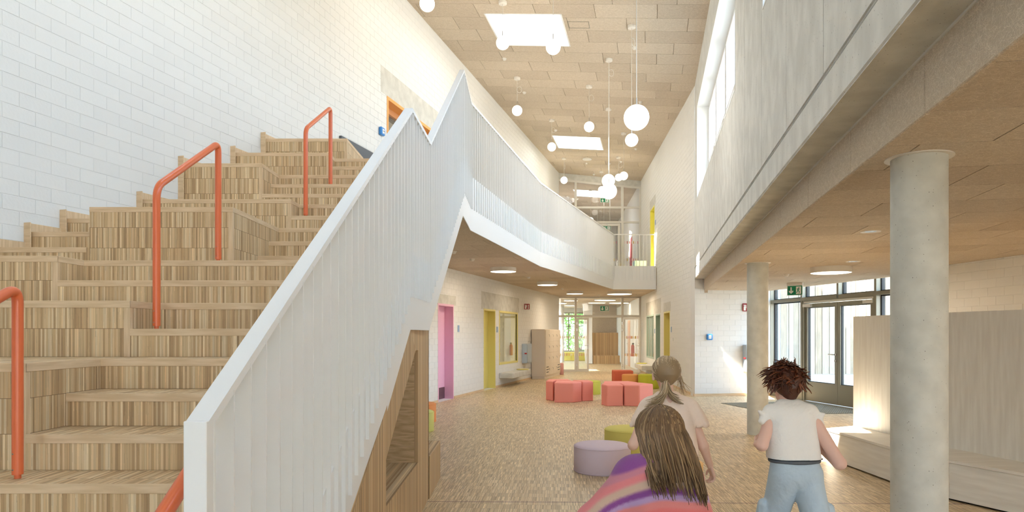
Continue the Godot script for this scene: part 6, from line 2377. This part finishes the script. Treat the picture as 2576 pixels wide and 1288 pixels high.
	nets(jm, [
		[W.call(0.515, 0.895, 2.640), W.call(0.510, 0.665, 2.470), 0.105, 0.125, 0.05],
		[W.call(0.612, 0.890, 2.640), W.call(0.620, 0.665, 2.470), 0.100, 0.118, 0.05],
		[W.call(0.470, 0.930, 2.640), W.call(0.655, 0.925, 2.640), 0.062, 0.060, 0.05],
		[W.call(0.575, 0.965, 2.700), W.call(0.580, 0.995, 2.730), 0.062, 0.055, 0.03],
		[W.call(0.500, 0.605, 2.430), W.call(0.650, 0.605, 2.430), 0.105, 0.105, 0.04],
		[W.call(0.455, 0.915, 2.630), e3l, 0.066, 0.060, 0.05],
		[e3l, w3l, 0.060, 0.042, 0.03],
		[W.call(0.66, 0.910, 2.630), e3r, 0.062, 0.055, 0.05],
		[e3r, w3r, 0.060, 0.042, 0.03]], 0.009, knit)
	var km := mat(Color(1, 1, 1), 0.95, 0, null, 0.05, weave, 0.18)
	km.vertex_color_use_as_albedo = true
	km.rim_enabled = true
	km.rim = 0.4
	part(jm.mesh(), "striped_jumper", km, t3)
	var tr3 := MB.new()
	nets(tr3, [
		[W.call(0.520, 0.575, 2.420), W.call(0.630, 0.575, 2.420), 0.092, 0.092, 0.03],
		[W.call(0.520, 0.565, 2.430), W.call(0.500, 0.380, 2.610), 0.084, 0.068, 0.02],
		[W.call(0.500, 0.380, 2.610), W.call(0.500, 0.130, 2.470), 0.068, 0.052, 0.02],
		[W.call(0.630, 0.565, 2.420), W.call(0.650, 0.380, 2.350), 0.084, 0.068, 0.02],
		[W.call(0.650, 0.380, 2.350), W.call(0.650, 0.310, 2.100), 0.068, 0.052, 0.02]], 0.012, flat_paint(Color(0.35, 0.42, 0.55)))
	part(tr3.mesh(), "trousers", trm, t3)
	shoes(t3, [[W.call(0.500, 0.000, 2.450), 0.0, 0.0], [W.call(0.650, 0.240, 2.000), 0.0, 1.2]], Color(0.80, 0.70, 0.75))
	var tn3 := [Color(0.46, 0.35, 0.24), Color(0.53, 0.42, 0.30), Color(0.40, 0.30, 0.20), Color(0.61, 0.50, 0.36), Color(0.49, 0.38, 0.26)]
	var hr3 := MB.new()
	nets(hr3, [[h3 + Vector3(0, 0.026, 0.022), h3 + Vector3(0, 0.030, -0.018), 0.084, 0.081, 0.02],
		[h3 + Vector3(-0.03, -0.02, 0.045), W.call(0.555, 0.93, 2.590), 0.056, 0.046, 0.04],
		[h3 + Vector3(0.03, -0.02, 0.045), W.call(0.635, 0.93, 2.590), 0.056, 0.046, 0.04],
		[W.call(0.560, 0.94, 2.59), W.call(0.600, 0.875, 2.545), 0.050, 0.03, 0.04],
		[W.call(0.635, 0.93, 2.59), W.call(0.675, 0.87, 2.54), 0.043, 0.015, 0.04]], 0.007, flat_paint(Color(0.43, 0.325, 0.225)))
	for i in 620:
		var u := rng.randf() * TAU
		var th := rng.randf_range(0.05, 1.35)
		var dir := Vector3(sin(th) * cos(u), cos(th), sin(th) * sin(u))
		if dir.z < -0.45 and dir.y < 0.5:
			continue
		var path := PackedVector3Array()
		var ctr := h3 + Vector3(0, 0.026, 0.004)
		var az := Vector2(dir.x, dir.z).normalized()
		var n0 := 5
		for k in n0:     # down over the skull
			var tt := lerpf(th, 1.62, k / float(n0 - 1))
			var gr := 1.0 + 0.10 * k / float(n0 - 1)
			path.append(ctr + Vector3(az.x * sin(tt) * 0.088 * gr, cos(tt) * 0.090, az.y * sin(tt) * 0.098 * gr))
		# then hanging down the back
		var s := path[path.size() - 1]
		var endp := Vector3(lerpf(s.x, 0.02 + az.x * 0.05, 0.35) + (0.03 if s.x > 0.03 else 0.0) + rng.randfn() * 0.012, rng.randf_range(0.815, 0.93) - (0.03 if s.x > 0.03 else 0.0), 0.108 + rng.randfn() * 0.008)
		endp.x = clampf(endp.x, -0.10, 0.135)
		var ctl := s + Vector3(az.x * 0.012, -0.07, 0.05 + 0.03 * az.y)
		ctl.z = maxf(ctl.z, -0.05)
		for k in range(1, 9):
			var q := k / 8.0
			var pt := s.lerp(ctl, q).lerp(ctl.lerp(endp, q), q)
			pt += Vector3(rng.randfn() * 0.0015, 0, 0.024 * sin(q * PI))
			path.append(pt)
		lock(hr3, path, rng.randf_range(0.0035, 0.006), hair_tone(tn3), dir)
	part(hr3.mesh(), "hair", hm, t3)

func shoes(t: Node3D, list: Array, col: Color) -> void:
	for q: Array in list:
		var p: Vector3 = q[0]
		var m := MB.new()
		var bs := Basis(Vector3.RIGHT, -float(q[2]))
		var k := func(x: float, y: float, z: float) -> Vector3: return p + bs * Vector3(x, y, z)
		nets(m, [[k.call(0, 0.035, 0.03), k.call(0, 0.034, -0.11), 0.034, 0.030, 0.02], [k.call(0, 0.05, 0.025), k.call(0, 0.085, 0.02), 0.034, 0.032, 0.02], [k.call(0, 0.014, 0.04), k.call(0, 0.014, -0.13), 0.013, 0.013, 0.03]], 0.008, flat_paint(col))
		part(m.mesh(), "shoe", skin_mat(0.7), t)
